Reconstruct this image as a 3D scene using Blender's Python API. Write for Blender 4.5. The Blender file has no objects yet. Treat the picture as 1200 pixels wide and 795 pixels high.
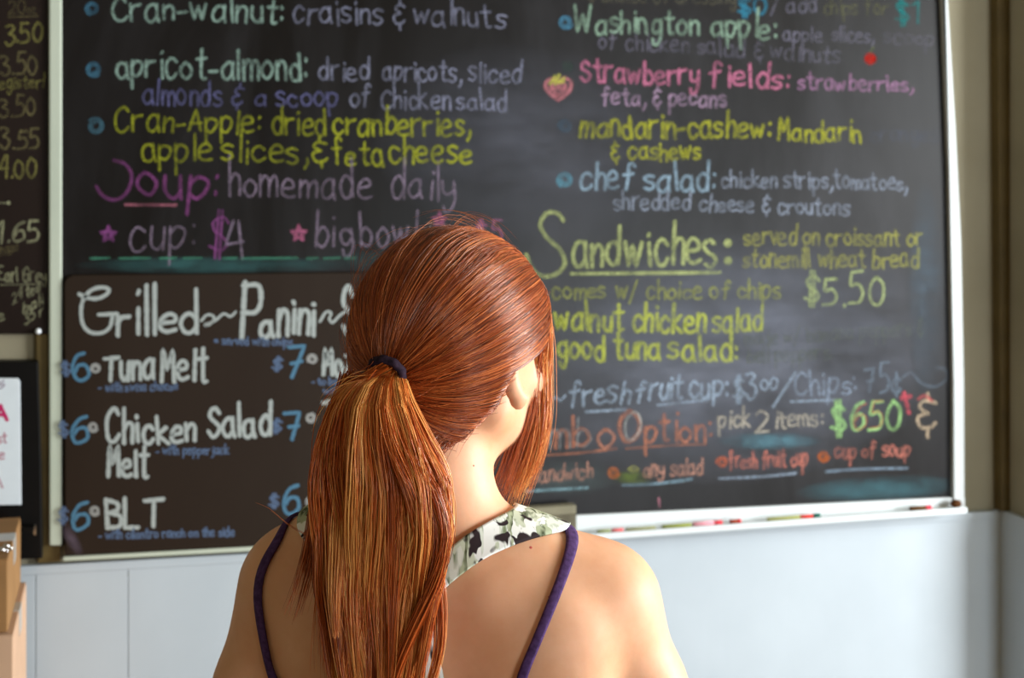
import bpy, bmesh, math, random
import numpy as np
from mathutils import Vector, Matrix
from mathutils.bvhtree import BVHTree
R = math.radians
sc = bpy.context.scene
COL = sc.collection
random.seed(7); rng = np.random.default_rng(7)

# ------------------------------------------------------------------ camera, world, light
CAM = Vector((0.0, -2.8, 1.715)); YAW = R(15); F = 50 / 36 * 1200; HOR = 187.0
FW = Vector((math.sin(YAW), math.cos(YAW), 0)); RT = Vector((math.cos(YAW), -math.sin(YAW), 0)); UP = Vector((0, 0, 1))
cam = bpy.data.cameras.new('camera'); cam_o = bpy.data.objects.new('camera', cam); COL.objects.link(cam_o)
cam_o.location = CAM; cam_o.rotation_euler = (R(90), 0, -YAW)
cam.lens = 50; cam.sensor_width = 36; cam.shift_y = -(397.5 - HOR) / 1200; cam.clip_start = 0.05
cam.dof.use_dof = True; cam.dof.focus_distance = 1.24; cam.dof.aperture_fstop = 8.5
sc.camera = cam_o

world = bpy.data.worlds.new('world'); sc.world = world; world.use_nodes = True
world.node_tree.nodes['Background'].inputs['Color'].default_value = (1.0, 0.76, 0.46, 1)
world.node_tree.nodes['Background'].inputs['Strength'].default_value = 0.22

def area_light(name, loc, target, sx, sy, power, color):
    l = bpy.data.lights.new(name, 'AREA'); l.shape = 'RECTANGLE'; l.size = sx; l.size_y = sy
    l.energy = power; l.color = color
    o = bpy.data.objects.new(name, l); COL.objects.link(o); o.location = loc
    o.rotation_euler = (Vector(target) - Vector(loc)).to_track_quat('-Z', 'Y').to_euler()
    return o
area_light('daylight_side_window', (4.24, -2.1, 1.75), (0.2, -1.5, 1.35), 1.9, 1.6, 470, (0.92, 0.97, 1.0))
area_light('daylight_rear_window', (3.1, -6.2, 0.72), (1.1, 0, 1.15), 1.9, 1.35, 165, (0.82, 0.92, 1.0))
sc.view_settings.view_transform = 'Standard'; sc.view_settings.look = 'None'
sc.view_settings.exposure = -0.30; sc.view_settings.gamma = 1.0; sc.view_settings.use_curve_mapping = False

# ------------------------------------------------------------------ helpers
def tag(o, label=None, cat=None, group=None, kind=None):
    if label: o['label'] = label
    if cat: o['category'] = cat
    if group: o['group'] = group
    if kind: o['kind'] = kind
    return o
def empty(name, loc=(0, 0, 0)):
    o = bpy.data.objects.new(name, None); COL.objects.link(o); o.location = loc; o.empty_display_size = .05; return o
def mesh_obj(name, verts, faces, mat, parent=None, smooth=False):
    me = bpy.data.meshes.new(name); me.from_pydata([tuple(v) for v in verts], [], [tuple(f) for f in faces]); me.update()
    if smooth: me.polygons.foreach_set('use_smooth', [True] * len(me.polygons))
    if mat: me.materials.append(mat)
    o = bpy.data.objects.new(name, me); COL.objects.link(o)
    if parent: o.parent = parent; o.matrix_parent_inverse = Matrix.Translation(-Vector(parent.location)) if parent.parent is None and parent.rotation_euler.z == 0 else Matrix()
    return o
def bm_obj(name, bm, mat, parent=None, smooth=False):
    bmesh.ops.recalc_face_normals(bm, faces=bm.faces)
    me = bpy.data.meshes.new(name); bm.to_mesh(me); bm.free()
    if smooth: me.polygons.foreach_set('use_smooth', [True] * len(me.polygons))
    if mat: me.materials.append(mat)
    o = bpy.data.objects.new(name, me); COL.objects.link(o)
    if parent: o.parent = parent; o.matrix_parent_inverse = Matrix.Translation(-Vector(parent.location))
    return o
def bevel(o, w=.002, seg=2):
    m = o.modifiers.new('bevel', 'BEVEL'); m.width = w; m.segments = seg; m.limit_method = 'ANGLE'; return o
def ray(px, py):
    return FW + RT * ((px - 600) / F) - UP * ((py - HOR) / F)
def W(px, py, off=0.0):
    """a photo point carried onto the plane y = -off of the back wall"""
    d = ray(px, py); t = (-off - CAM.y) / d.y
    return CAM + d * t
def box_bm(x0, x1, y0, y1, z0, z1, bm=None):
    bm = bm or bmesh.new()
    v = [bm.verts.new(p) for p in ((x0,y0,z0),(x1,y0,z0),(x1,y1,z0),(x0,y1,z0),(x0,y0,z1),(x1,y0,z1),(x1,y1,z1),(x0,y1,z1))]
    for f in ((0,3,2,1),(4,5,6,7),(0,1,5,4),(1,2,6,5),(2,3,7,6),(3,0,4,7)): bm.faces.new([v[i] for i in f])
    return bm
def box(name, x0, x1, y0, y1, z0, z1, mat, parent=None, bev=0.0):
    o = bm_obj(name, box_bm(x0, x1, y0, y1, z0, z1), mat, parent)
    if bev: bevel(o, bev)
    return o
def slab(name, pts, f, b, mat, parent=None, bev=0.0):
    """photo outline -> flat piece on the wall between y=-b (back) and y=-f (front)"""
    q = [W(x, y, f) for x, y in pts]; n = len(q)
    v = [(p.x, -f, p.z) for p in q] + [(p.x, -b, p.z) for p in q]
    fs = [tuple(range(n)), tuple(range(2*n-1, n-1, -1))] + [(i, (i+1) % n, n+(i+1) % n, n+i) for i in range(n)]
    bm = bmesh.new(); vs = [bm.verts.new(p) for p in v]
    for t in fs: bm.faces.new([vs[i] for i in t])
    o = bm_obj(name, bm, mat, parent)
    if bev: bevel(o, bev)
    return o

# ------------------------------------------------------------------ materials
def srgb(r, g, b):
    f = lambda c: ((c/255)/12.92 if c/255 <= .04045 else (((c/255)+.055)/1.055)**2.4)
    return (f(r), f(g), f(b), 1)
class NT:
    def __init__(s, name):
        s.m = bpy.data.materials.new(name); s.m.use_nodes = True; s.t = s.m.node_tree; s.b = s.t.nodes['Principled BSDF']
    def n(s, typ, **kw):
        nd = s.t.nodes.new(typ)
        for k, v in kw.items():
            if k.startswith('i_'): nd.inputs[k[2:].replace('_', ' ')].default_value = v
            else: setattr(nd, k, v)
        return nd
    def l(s, a, b): s.t.links.new(a, b)
    def math(s, op, a, b=None, clamp=False):
        nd = s.n('ShaderNodeMath', operation=op, use_clamp=clamp)
        for i, x in enumerate((a, b)):
            if x is None: continue
            if isinstance(x, (int, float)): nd.inputs[i].default_value = x
            else: s.l(x, nd.inputs[i])
        return nd.outputs[0]
    def noise(s, scale, detail=4, rough=.55, vec=None, dist=0):
        nd = s.n('ShaderNodeTexNoise'); nd.inputs['Scale'].default_value = scale; nd.inputs['Detail'].default_value = detail
        nd.inputs['Roughness'].default_value = rough; nd.inputs['Distortion'].default_value = dist
        s.l(vec if vec is not None else s.geo(), nd.inputs['Vector']); return nd.outputs['Fac']
    def geo(s):
        if not hasattr(s, '_g'): s._g = s.n('ShaderNodeTexCoord').outputs['Object']
        return s._g
    def mapping(s, scale=(1,1,1), rot=(0,0,0), loc=(0,0,0)):
        nd = s.n('ShaderNodeMapping'); nd.inputs['Scale'].default_value = scale; nd.inputs['Rotation'].default_value = rot
        nd.inputs['Location'].default_value = loc; s.l(s.geo(), nd.inputs['Vector']); return nd.outputs[0]
    def ramp(s, fac, stops, interp='LINEAR'):
        nd = s.n('ShaderNodeValToRGB'); e = nd.color_ramp.elements; nd.color_ramp.interpolation = interp
        while len(e) < len(stops): e.new(.5)
        for k, (p, c) in enumerate(stops):
            e[k].position = p; e[k].color = c if len(c) == 4 else (*c, 1)
        s.l(fac, nd.inputs[0]); return nd.outputs[0]
    def mix(s, fac, a, b, mode='MIX'):
        nd = s.n('ShaderNodeMix', data_type='RGBA', blend_type=mode)
        for i, x in ((0, fac), (6, a), (7, b)):
            if isinstance(x, (int, float, tuple)): nd.inputs[i].default_value = x
            else: s.l(x, nd.inputs[i])
        return nd.outputs[2]
    def bump(s, h, strength=.3, dist=.002):
        nd = s.n('ShaderNodeBump'); nd.inputs['Strength'].default_value = strength; nd.inputs['Distance'].default_value = dist
        s.l(h, nd.inputs['Height']); s.l(nd.outputs[0], s.b.inputs['Normal'])
    def base(s, c, rough=.6, spec=.5):
        if isinstance(c, tuple): s.b.inputs['Base Color'].default_value = c
        else: s.l(c, s.b.inputs['Base Color'])
        if isinstance(rough, (int, float)): s.b.inputs['Roughness'].default_value = rough
        else: s.l(rough, s.b.inputs['Roughness'])
        s.b.inputs['Specular IOR Level'].default_value = spec
        return s.m
def simple(name, rgb, rough=.6, spec=.4, var=.12, scale=30, bump=.1, metal=0):
    t = NT(name); c = srgb(*rgb); d = tuple(x * (1 - var) for x in c[:3]) + (1,); e = tuple(min(1, x * (1 + var)) for x in c[:3]) + (1,)
    n = t.noise(scale, 5); t.base(t.ramp(n, [(.3, d), (.7, e)]), rough, spec); t.b.inputs['Metallic'].default_value = metal
    if bump: t.bump(t.noise(scale * 8, 3), bump, .001)
    return t.m

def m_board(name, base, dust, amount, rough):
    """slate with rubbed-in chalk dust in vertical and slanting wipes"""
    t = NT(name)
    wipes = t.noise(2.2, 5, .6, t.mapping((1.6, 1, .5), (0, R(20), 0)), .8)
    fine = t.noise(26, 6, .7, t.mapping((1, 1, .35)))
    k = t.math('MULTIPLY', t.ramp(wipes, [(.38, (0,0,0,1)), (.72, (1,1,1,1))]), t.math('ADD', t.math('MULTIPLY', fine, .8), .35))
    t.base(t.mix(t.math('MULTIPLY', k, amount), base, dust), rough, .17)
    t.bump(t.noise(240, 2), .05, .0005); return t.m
M = {}
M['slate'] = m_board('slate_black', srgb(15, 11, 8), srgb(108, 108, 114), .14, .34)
M['slate_brown'] = m_board('slate_brown', srgb(36, 24, 14), srgb(90, 82, 70), .06, .55)
M['slate_left'] = m_board('slate_left', srgb(26, 15, 10), srgb(80, 70, 60), .08, .6)

def m_wall():
    t = NT('beige_plaster'); n = t.noise(3, 4)
    t.base(t.ramp(n, [(.3, srgb(138, 130, 108)), (.7, srgb(156, 148, 126))]), .85, .2)
    t.bump(t.noise(160, 4), .15, .001); return t.m
M['wall'] = m_wall()
def m_white_paint(name, a, b, rough):
    t = NT(name); n = t.noise(2.5, 5); g = t.noise(40, 4, .6, t.mapping((1, 1, .06)))
    t.base(t.mix(t.math('MULTIPLY', g, .10), t.ramp(n, [(.3, srgb(*a)), (.75, srgb(*b))]), srgb(150, 160, 165)), rough, .4)
    t.bump(g, .12, .001); return t.m
M['panel'] = m_white_paint('painted_panel', (170, 178, 184), (183, 191, 197), .5)
M['trim'] = m_white_paint('painted_trim', (200, 205, 206), (214, 218, 218), .35)
M['strip'] = m_white_paint('painted_strip', (176, 184, 166), (192, 198, 180), .45)
M['groove'] = simple('groove_shadowed_paint', (166, 174, 178), .8)
M['post'] = simple('olive_brown_wood', (92, 76, 40), .6, .3, .2, 12)
M['black'] = simple('black_plastic', (10, 8, 7), .5, .15, .2)
M['whiteboard'] = simple('whiteboard', (214, 222, 228), .25, .5, .02)
M['card'] = simple('cardboard', (150, 112, 72), .85, .15, .1, 14)
M['card_light'] = simple('cardboard_pale', (196, 160, 132), .85, .15, .06, 14)
M['tape'] = simple('packing_tape', (176, 172, 165), .3, .5, .05)
M['chrome'] = simple('chrome', (220, 220, 220), .15, .5, .02, metal=1)
M['felt'] = simple('dusty_felt', (104, 98, 82), .95, .1, .25, 40, .6)
M['brownfelt'] = simple('brown_scrap', (88, 54, 30), .9, .1, .3, 60)
M['pin'] = simple('pin_white', (232, 236, 240), .2, .6, .01)
M['floor'] = None
def m_floor():
    t = NT('worn_floor'); b = t.n('ShaderNodeTexBrick'); b.inputs['Scale'].default_value = 3; t.l(t.geo(), b.inputs['Vector'])
    b.inputs['Color1'].default_value = srgb(120, 96, 70); b.inputs['Color2'].default_value = srgb(104, 82, 60); b.inputs['Mortar'].default_value = srgb(70, 58, 44)
    b.inputs['Mortar Size'].default_value = .008; t.base(b.outputs['Color'], .5, .4); return t.m
M['floor'] = m_floor()

def m_chalk(name, rgb, alpha=1.0, paint=False):
    """chalk: a dusty stroke, dense along its middle, broken up at its edges"""
    t = NT(name); c = srgb(*[v * .82 for v in rgb])
    t.base(tuple(c), .9 if not paint else .55, .1 if not paint else .3)
    uv = t.n('ShaderNodeUVMap').outputs[0]; sep = t.n('ShaderNodeSeparateXYZ'); t.l(uv, sep.inputs[0])
    d = t.math('ABSOLUTE', t.math('SUBTRACT', sep.outputs[1], .5)); d = t.math('MULTIPLY', d, 2)      # 0 middle .. 1 edge
    if paint:
        edge = t.math('MULTIPLY', t.math('SUBTRACT', 1, d), 4, True); g = t.noise(260, 3)
        a = t.math('MULTIPLY', edge, t.math('ADD', t.math('MULTIPLY', g, .5), .66 * alpha), True)
    else:
        edge = t.math('MULTIPLY', t.math('SUBTRACT', 1, d), 2.2, True)
        g = t.noise(420, 4, .75); big = t.noise(34, 3)
        grain = t.math('MULTIPLY', t.math('SUBTRACT', g, .30), 3.0, True)
        a = t.math('MULTIPLY', t.math('MULTIPLY', edge, grain), t.math('ADD', t.math('MULTIPLY', t.math('SUBTRACT', big, .5), 2.2), .86), True)
        a = t.math('MULTIPLY', a, alpha, True)
    t.l(a, t.b.inputs['Alpha']); return t.m
CH = {}
def chalk(rgb, alpha=1.0, paint=False):
    k = (rgb, alpha, paint)
    if k not in CH: CH[k] = m_chalk('chalk_%d_%d_%d' % rgb, rgb, alpha, paint)
    return CH[k]

# ------------------------------------------------------------------ room shell
CORNER = W(1174, 500).x                                    # where the back wall meets the right wall
ZT = 3.0
XL = -2.6
w = box('wall_back', XL, CORNER, 0, .12, 0, ZT, M['wall']); tag(w, kind='structure')
f = box('floor', XL, 4.15, -7.0, 0, -.05, 0, M['floor']); tag(f, kind='structure')
ceil_ = box('ceiling', XL, 4.15, -7.0, .1, ZT, ZT + .06, M['wall']); tag(ceil_, kind='structure')
ZCAP = .952                                                # top of the painted panelling
wl = box('wall_left', XL - .1, XL, -7.0, .12, 0, ZT, M['wall']); tag(wl, kind='structure')
RX = 4.15; JY = -.12                                        # beyond a short return the room widens to the window wall
wr = box('wall_right', CORNER, CORNER + .15, JY, .0, 0, ZT, M['wall']); tag(wr, kind='structure')
wq = box('wall_recess', CORNER + .15, RX, JY, JY + .1, 0, ZT, M['wall']); tag(wq, kind='structure')
WY0, WY1, WZ0, WZ1 = -3.1, -1.1, .90, 2.60
bm = bmesh.new()
box_bm(RX, RX + .1, -7, JY, 0, WZ0, bm); box_bm(RX, RX + .1, -7, JY, WZ1, ZT, bm)
box_bm(RX, RX + .1, -7, WY0, WZ0, WZ1, bm); box_bm(RX, RX + .1, WY1, JY, WZ0, WZ1, bm)
ww_ = bm_obj('wall_window_side', bm, M['wall']); tag(ww_, kind='structure')
win = empty('window_1', (RX + .05, (WY0 + WY1) / 2, WZ0)); tag(win, kind='structure')
for (a, b, c, d) in ((WY0, WY0 + .05, WZ0, WZ1), (WY1 - .05, WY1, WZ0, WZ1), (WY0, WY1, WZ0, WZ0 + .05), (WY0, WY1, WZ1 - .05, WZ1)):
    box('window_frame', RX + .01, RX + .05, a, b, c, d, M['trim'], win)
box('window_sill', RX - .08, RX, WY0 - .05, WY1 + .05, WZ0 - .03, WZ0, M['trim'], win, .004)
# painted panelling under the boards: boards with narrow reveals, then a cap rail
pan = empty('trim_1', (0, 0, 0)); tag(pan, kind='structure')
def zcap(x):
    a_, b_ = W(72, 664, .014), W(1172, 601, .014); return a_.z + (b_.z - a_.z) * (x - a_.x) / (b_.x - a_.x)
seams = [XL] + [W(px, 720).x for px in (-700, -390, -174, -66, 42, 150, 430)] + [CORNER]
zb = .10
def sloped(name, x0, x1, y0, y1, z0, d0, mat, parent, bev):
    bm = box_bm(x0, x1, y0, y1, 0, 1); bm.verts.ensure_lookup_table()
    for v in bm.verts: v.co.z = zcap(v.co.x) + (z0 if v.co.z < .5 and z0 < 0 else d0) if (v.co.z > .5 or z0 < 0) else z0
    o = bm_obj(name, bm, mat, parent); bevel(o, bev); return o
sloped('panel_backing', XL, CORNER, -.010, 0, .0, -.03, M['groove'], pan, .0005)
for a, b in zip(seams[:-1], seams[1:]):
    sloped('wall_panel', a + .0006, b - .0006, -.0135, -.009, zb, -.013, M['panel'], pan, .001)
sloped('cap_rail', XL, CORNER, -.0155, 0, -.0136, .004, M['panel'], pan, .002)
bb = box('baseboard_back', XL, CORNER, -.024, 0, 0, zb, M['trim'], None, .004); tag(bb, kind='structure')
pr = box('trim_2', CORNER - .012, CORNER, JY, 0, .0, ZCAP - .02, M['panel']); tag(pr, kind='structure')
cp = slab('trim_3', [(1168, -200), (1182, -200), (1190, 600), (1174, 600)], .03, 0, M['post'], None, .003); tag(cp, kind='structure')
# upright painted strip between the two boards, and the brown stile beside it
st = slab('trim_4', [(57, -260), (72.5, -260), (72.5, 640), (57.5, 640)], .022, 0, M['strip'], None, .003); tag(st, kind='structure')
st = slab('trim_5', [(42, 392), (57, 392), (60, 640), (71, 640), (71, 659), (44, 661)], .012, 0, M['post'], None, .002); tag(st, kind='structure')
# ------------------------------------------------------------------ a hand-lettering alphabet of single strokes
# tenths: baseline 0, x-height 10, ascender 17, descender -7; strokes split by |, '!' keeps corners
G = {
'a':"7 8 5 10 2 9 0 5 1 1 4 0 7 3|7 10 7 4 8 0", 'b':"0 17 0 0|0 6 3 10 6 8 7 4 4 0 0 2", 'c':"7 8 4 10 1 8 0 4 2 0 5 0 7 2",
'd':"7 7 4 10 1 8 0 4 2 0 5 0 7 4|7 17 7 0", 'e':"0 5 6 6 6 9 3 10 0 7 0 2 3 0 7 1", 'f':"7 15 5 17 3 15 3 8 2 -1|0 9 6 10",
'g':"6 8 3 10 0 7 1 2 4 1 6 4|6 10 7 0 5 -6 2 -6 1 -3", 'h':"0 17 0 0|0 6 3 10 6 8 6 0", 'i':"1 10 1 0|1 14 1 14.5", 'j':"3 10 3 -3 0 -6|3 14 3 14.5",
'k':"0 17 0 0|!6 10 0 5 7 0", 'l':"1 17 1 0", 'm':"0 10 0 0|0 6 3 10 5 7 5 0|5 6 8 10 10 7 10 0", 'n':"0 10 0 0|0 6 3 10 6 8 6 0",
'o':"3 10 0 7 0 3 3 0 6 2 7 6 5 9 3 10", 'p':"0 10 0 -7|0 7 3 10 7 8 6 3 3 0 0 2", 'q':"7 7 4 10 0 7 1 2 4 0 7 4|7 10 7 -7",
'r':"0 10 0 0|0 6 2 9 6 10", 's':"6 9 3 10 0 8 2 5.5 5 4.5 6 2 3 0 0 1", 't':"3 16 3 3 4 0 6 0|0 11 6 11", 'u':"0 10 0 3 3 0 6 3|6 10 6 0",
'v':"!0 10 3 0 6 10", 'w':"!0 10 2 0 5 9 7 0 10 10", 'x':"0 10 7 0|7 10 0 0", 'y':"0 10 1 4 4 3 7 5|7 10 7 0 5 -6 2 -7 1 -4", 'z':"!0 10 6 10 0 0 7 0",
'A':"!0 0 4 17 8 0|1 6 8 6", 'B':"0 17 0 0|0 17 6 15 6 10 0 9|0 9 7 7 7 1 0 0", 'C':"8 14 5 17 1 13 0 7 2 1 6 0 9 3", 'E':"!8 16 1 16 1 0 8 0|1 8 6 8",
'G':"8 14 5 17 1 13 0 7 2 1 6 0 9 3 9 8 5 8", 'J':"6 17 6 4 3 0 0 3", 'L':"!0 17 0 0 7 0", 'M':"!0 0 1 17 4 6 8 17 9 0", 'P':"0 17 0 0|0 16 6 16 7 11 5 8 0 8",
'S':"7 14 4 17 1 15 1 11 5 8 8 5 6 1 3 0 0 3", 'T':"0 16 10 17|5 16 5 0", 'V':"!0 17 5 0 9 17", 'W':"!0 17 2 0 6 12 9 0 12 17", 'O':"5 17 1 13 0 7 2 1 5 0 9 4 10 10 8 15 5 17",
'0':"4 16 1 12 0 6 2 1 5 0 8 5 8 12 4 16", '1':"!0 13 3 16 3 0", '2':"0 13 3 16 7 13 6 8 0 0|0 0 8 1", '3':"0 15 4 16 7 13 3 9|3 9 8 6 7 1 3 -1 0 2",
'4':"!5 16 0 6 8 7|7 16 7 0", '5':"8 16 2 16|2 16 1 9 5 10 8 6 6 1 0 0", '6':"7 15 3 13 0 7 1 1 4 0 8 3 7 8 3 8 1 5", '7':"!0 15 8 16 3 0|2 7 7 8",
'8':"6 15 2 16 1 12 5 8 8 4 5 0 1 1 1 5 5 9 7 13 6 15", '9':"7 15 3 16 0 12 3 8 7 11|7 15 6 0",
'$':"8 13 5 15 1 13 2 9 6 7 8 4 5 1 0 3|3 18 3 -2|5 18 5 -2", ':':"1 2 1 2.6|1 9 1 9.6", '.':"1 0 1 .6", ',':"2 2 2 -1 0 -4", '-':"0 5 5 5.5", '!':"1 16 1 5|1 0 1 .6",
'&':"7 13 3 14 1 11 4 8|4 8 0 6 1 1 5 1 7 3|4 17 4 14|4 1 4 -3", '/':"8 18 0 -4", '~':"0 5 3 8 6 5 9 3 12 6 15 9", "'":"1 17 0 14", '*':"3 12 3 6|0 11 6 7|6 11 0 7",
'(':"4 17 0 8 4 -2", '%':"0 5 3 8 6 4 3 2 0 5", '+':"0 5 6 5|3 9 3 1", '=':"0 7 6 7|0 3 6 3",
'c/':"7 8 4 10 1 8 0 4 2 0 5 0 7 2|4 13 4 -3",
}
def catmull(P, n=7):
    P = [np.array(p, float) for p in P]
    if len(P) < 3: return P
    Q = [2*P[0]-P[1]] + P + [2*P[-1]-P[-2]]; out = []
    for i in range(1, len(Q)-2):
        p0, p1, p2, p3 = Q[i-1:i+3]
        for k in range(n):
            t = k/n
            out.append(.5*((2*p1)+(-p0+p2)*t+(2*p0-5*p1+4*p2-p3)*t*t+(-p0+3*p1-3*p2+p3)*t**3))
    out.append(P[-1]); return out
def glyph(ch):
    res = []
    for s in G[ch].split('|'):
        keep = s[0] == '!'; v = [float(x) for x in s.lstrip('!').split()]
        p = list(zip(v[::2], v[1::2])); res.append((p, keep))
    return res
LAYER = [0]
def ribbons(name, strokes, width, off, mat, parent, wob=.35):
    width *= 1.02
    """strokes: lists of photo points; each becomes a chalk stroke of the given width (photo px) on plane y=-off"""
    V, Fc, UV = [], [], []
    for pts in strokes:
        pts = [np.array(p, float) for p in pts]
        # resample
        out = [pts[0]]
        for a, b in zip(pts[:-1], pts[1:]):
            d = np.linalg.norm(b-a); k = max(1, int(d/ max(1.6, width*.6)))
            for j in range(1, k+1): out.append(a+(b-a)*j/k)
        if len(out) == 1: out.append(out[0]+np.array([.3, .3]))
        o2 = np.array(out); n = len(o2)
        tan = np.gradient(o2, axis=0); tan /= (np.linalg.norm(tan, axis=1, keepdims=True)+1e-9)
        h = width/2
        # round caps
        pre = [o2[0]-tan[0]*h*c for c in (.98, .7, .35)]; post = [o2[-1]+tan[-1]*h*c for c in (.35, .7, .98)]
        caps = [.2, .71, .94]
        C = np.array(pre+list(o2)+post); T = np.array([tan[0]]*3+list(tan)+[tan[-1]]*3)
        ww = np.array(caps+[1.]*n+caps[::-1]); ev = np.array([.9, .6, .25]+[0.]*n+[.25, .6, .9])
        ww = ww*(1+rng.normal(0, .09, len(ww)))
        N = np.stack([-T[:, 1], T[:, 0]], 1)
        LAYER[0] = (LAYER[0]+1) % 24; o = off+.0003+LAYER[0]*1.2e-5
        b0 = len(V); s = 0
        for i in range(len(C)):
            for k, sgn in enumerate((-1, 0, 1)):
                q = C[i]+N[i]*h*ww[i]*sgn
                V.append(W(q[0], q[1], o)); UV.append((i*.3, .5+.5*sgn if sgn else .5+.5*ev[i]))
        for i in range(len(C)-1):
            for k in (0, 1):
                a = b0+i*3+k; Fc.append((a, a+1, a+4, a+3))
    if not V: return None
    o = mesh_obj(name, V, Fc, mat, parent)
    uvl = o.data.uv_layers.new(name='UVMap'); li = np.zeros(len(o.data.loops), int); o.data.loops.foreach_get('vertex_index', li)
    uvl.data.foreach_set('uv', np.array(UV)[li].ravel()); return o
def words(text, x0, x1, y0, y1, xh, rgb, width, parent, off, alpha=1.0, paint=False, asc=1.0, gap=3.2, slant=0.0, name='lettering', grp=None):
    """text between photo x0..x1 on a baseline running from y0 to y1, x-height xh px"""
    cur = 0; items = []
    i = 0
    while i < len(text):
        ch = text[i]
        if ch == ' ': cur += 6; i += 1; continue
        if ch == 'c' and i+1 < len(text) and text[i+1] == '^': ch = 'c/'; i += 1
        gl = glyph(ch); mx = max(p[0] for s, _ in gl for p in s)
        items.append((cur, gl, ch)); cur += mx+gap; i += 1
    tot = cur-gap; sx = (x1-x0)/max(tot, 1); S = []
    for cx, gl, ch in items:
        jr = rng.normal(0, .055); js = 1+rng.normal(0, .08); jy = rng.normal(0, .06)*xh; jx = rng.normal(0, .4)
        for p, keep in gl:
            q = []
            for (a, b) in p:
                bb = b/10*js
                if b > 10: bb = (1+(b-10)/10*asc)*js
                xx = cx+a+jx+(slant+jr)*b; px = x0+xx*sx
                py = y0+(y1-y0)*(px-x0)/(x1-x0+1e-6)-bb*xh+jy
                q.append((px+rng.normal(0, .014)*xh, py+rng.normal(0, .018)*xh))
            S.append(q if keep else catmull(q))
    return ribbons(name, S, width*(1.13 if paint else 1), off, chalk(rgb, alpha, paint), parent)
def spiral(x, y, r, rgb, width, parent, off, alpha=1.0, paint=False, turns=2.1):
    n = 34; a0 = random.random()*6
    p = [(x+r*(1-.62*i/n)*math.cos(a0+i/n*turns*6.283), y+r*(1-.62*i/n)*math.sin(a0+i/n*turns*6.283)) for i in range(n+1)]
    return ribbons('spiral_bullet', [p], width, off, chalk(rgb, alpha, paint), parent)
def ball(x, y, r, rgb, parent, off, alpha=1.0, name='bullet'):
    p = [(x+r*.55*math.cos(i/14*6.283), y+r*.55*math.sin(i/14*6.283)) for i in range(15)]
    return ribbons(name, [p, [(x-r*.3, y), (x+r*.3, y)]], r*.9, off, chalk(rgb, alpha), parent)
def line(pts, rgb, width, parent, off, alpha=1.0, name='underline', paint=False):
    return ribbons(name, [catmull(pts) if len(pts) > 2 else pts], width, off, chalk(rgb, alpha, paint), parent)
def star(x, y, r, rgb, parent, off):
    P = []
    for k in range(11):
        rr = r if k % 2 == 0 else r*.45; a = -math.pi/2+k*math.pi/5
        P.append((x+rr*math.cos(a), y+rr*math.sin(a)))
    Q = [(x+(px-x)*.5, y+(py-y)*.5) for px, py in P]
    return ribbons('star', [P, Q], 3.4, off, chalk(rgb, .9), parent)
def smudge(name, cx, cy, rx, ry, rot, rgb, alpha, parent, off, sc_=14):
    """a patch with its own outline: wiped chalk dust, the broad one also painted sheen"""
    n = 24; V = [W(cx, cy, off+.00015)]; UV = [(0, 0)]
    rings = (.35, .7, 1.)
    for r_ in rings:
        for i in range(n):
            a = i/n*6.2832; ex, ey = rx*r_*math.cos(a), ry*r_*math.sin(a)
            V.append(W(cx+ex*math.cos(rot)-ey*math.sin(rot), cy+ex*math.sin(rot)+ey*math.cos(rot), off+.00015)); UV.append((r_, 0))
    Fc = [(0, 1+i, 1+(i+1) % n) for i in range(n)]
    for k in range(2):
        for i in range(n):
            j = (i+1) % n; Fc.append((1+k*n+i, 1+(k+1)*n+i, 1+(k+1)*n+j, 1+k*n+j))
    key = ('smudge', rgb, alpha)
    if key not in CH:
        t = NT('chalk_dust_and_sheen'); t.base(srgb(*rgb), .95, .05)
        s = t.n('ShaderNodeSeparateXYZ'); t.l(t.n('ShaderNodeUVMap').outputs[0], s.inputs[0])
        e = t.math('SUBTRACT', 1, s.outputs[0]); g = t.noise(sc_, 5, .65, t.mapping((1, 1, 2.5)))
        e = t.math('POWER', e, .8)
        a = t.math('MULTIPLY', t.math('MULTIPLY', e, t.math('SUBTRACT', t.math('MULTIPLY', g, 2.4), .55), True), alpha, True)
        t.l(a, t.b.inputs['Alpha']); CH[key] = t.m
    o = mesh_obj(name, V, Fc, CH[key], parent)
    uvl = o.data.uv_layers.new(name='UVMap'); li = np.zeros(len(o.data.loops), int); o.data.loops.foreach_get('vertex_index', li)
    uvl.data.foreach_set('uv', np.array(UV)[li].ravel()); LAYER[0] += 1
    return o

# ------------------------------------------------------------------ the big menu board
bd = empty('menu_chalkboard', W(600, 604, 0)); tag(bd, 'large black framed chalkboard covered in coloured handwritten salad and sandwich menu', 'chalkboard')
BO = .016
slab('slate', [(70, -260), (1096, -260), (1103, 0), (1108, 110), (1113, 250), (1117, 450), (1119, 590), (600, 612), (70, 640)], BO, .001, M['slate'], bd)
slab('frame_side', [(1093, -260), (1100, -260), (1104.5, 0), (1109, 110), (1112.5, 200), (1113.5, 250), (1117.5, 450), (1118, 590), (1130.5, 590), (1130, 450), (1126.5, 280), (1120, 150), (1111, 0), (1105, -260)][::-1], .028, .001, M['trim'], bd, .002)
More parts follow.
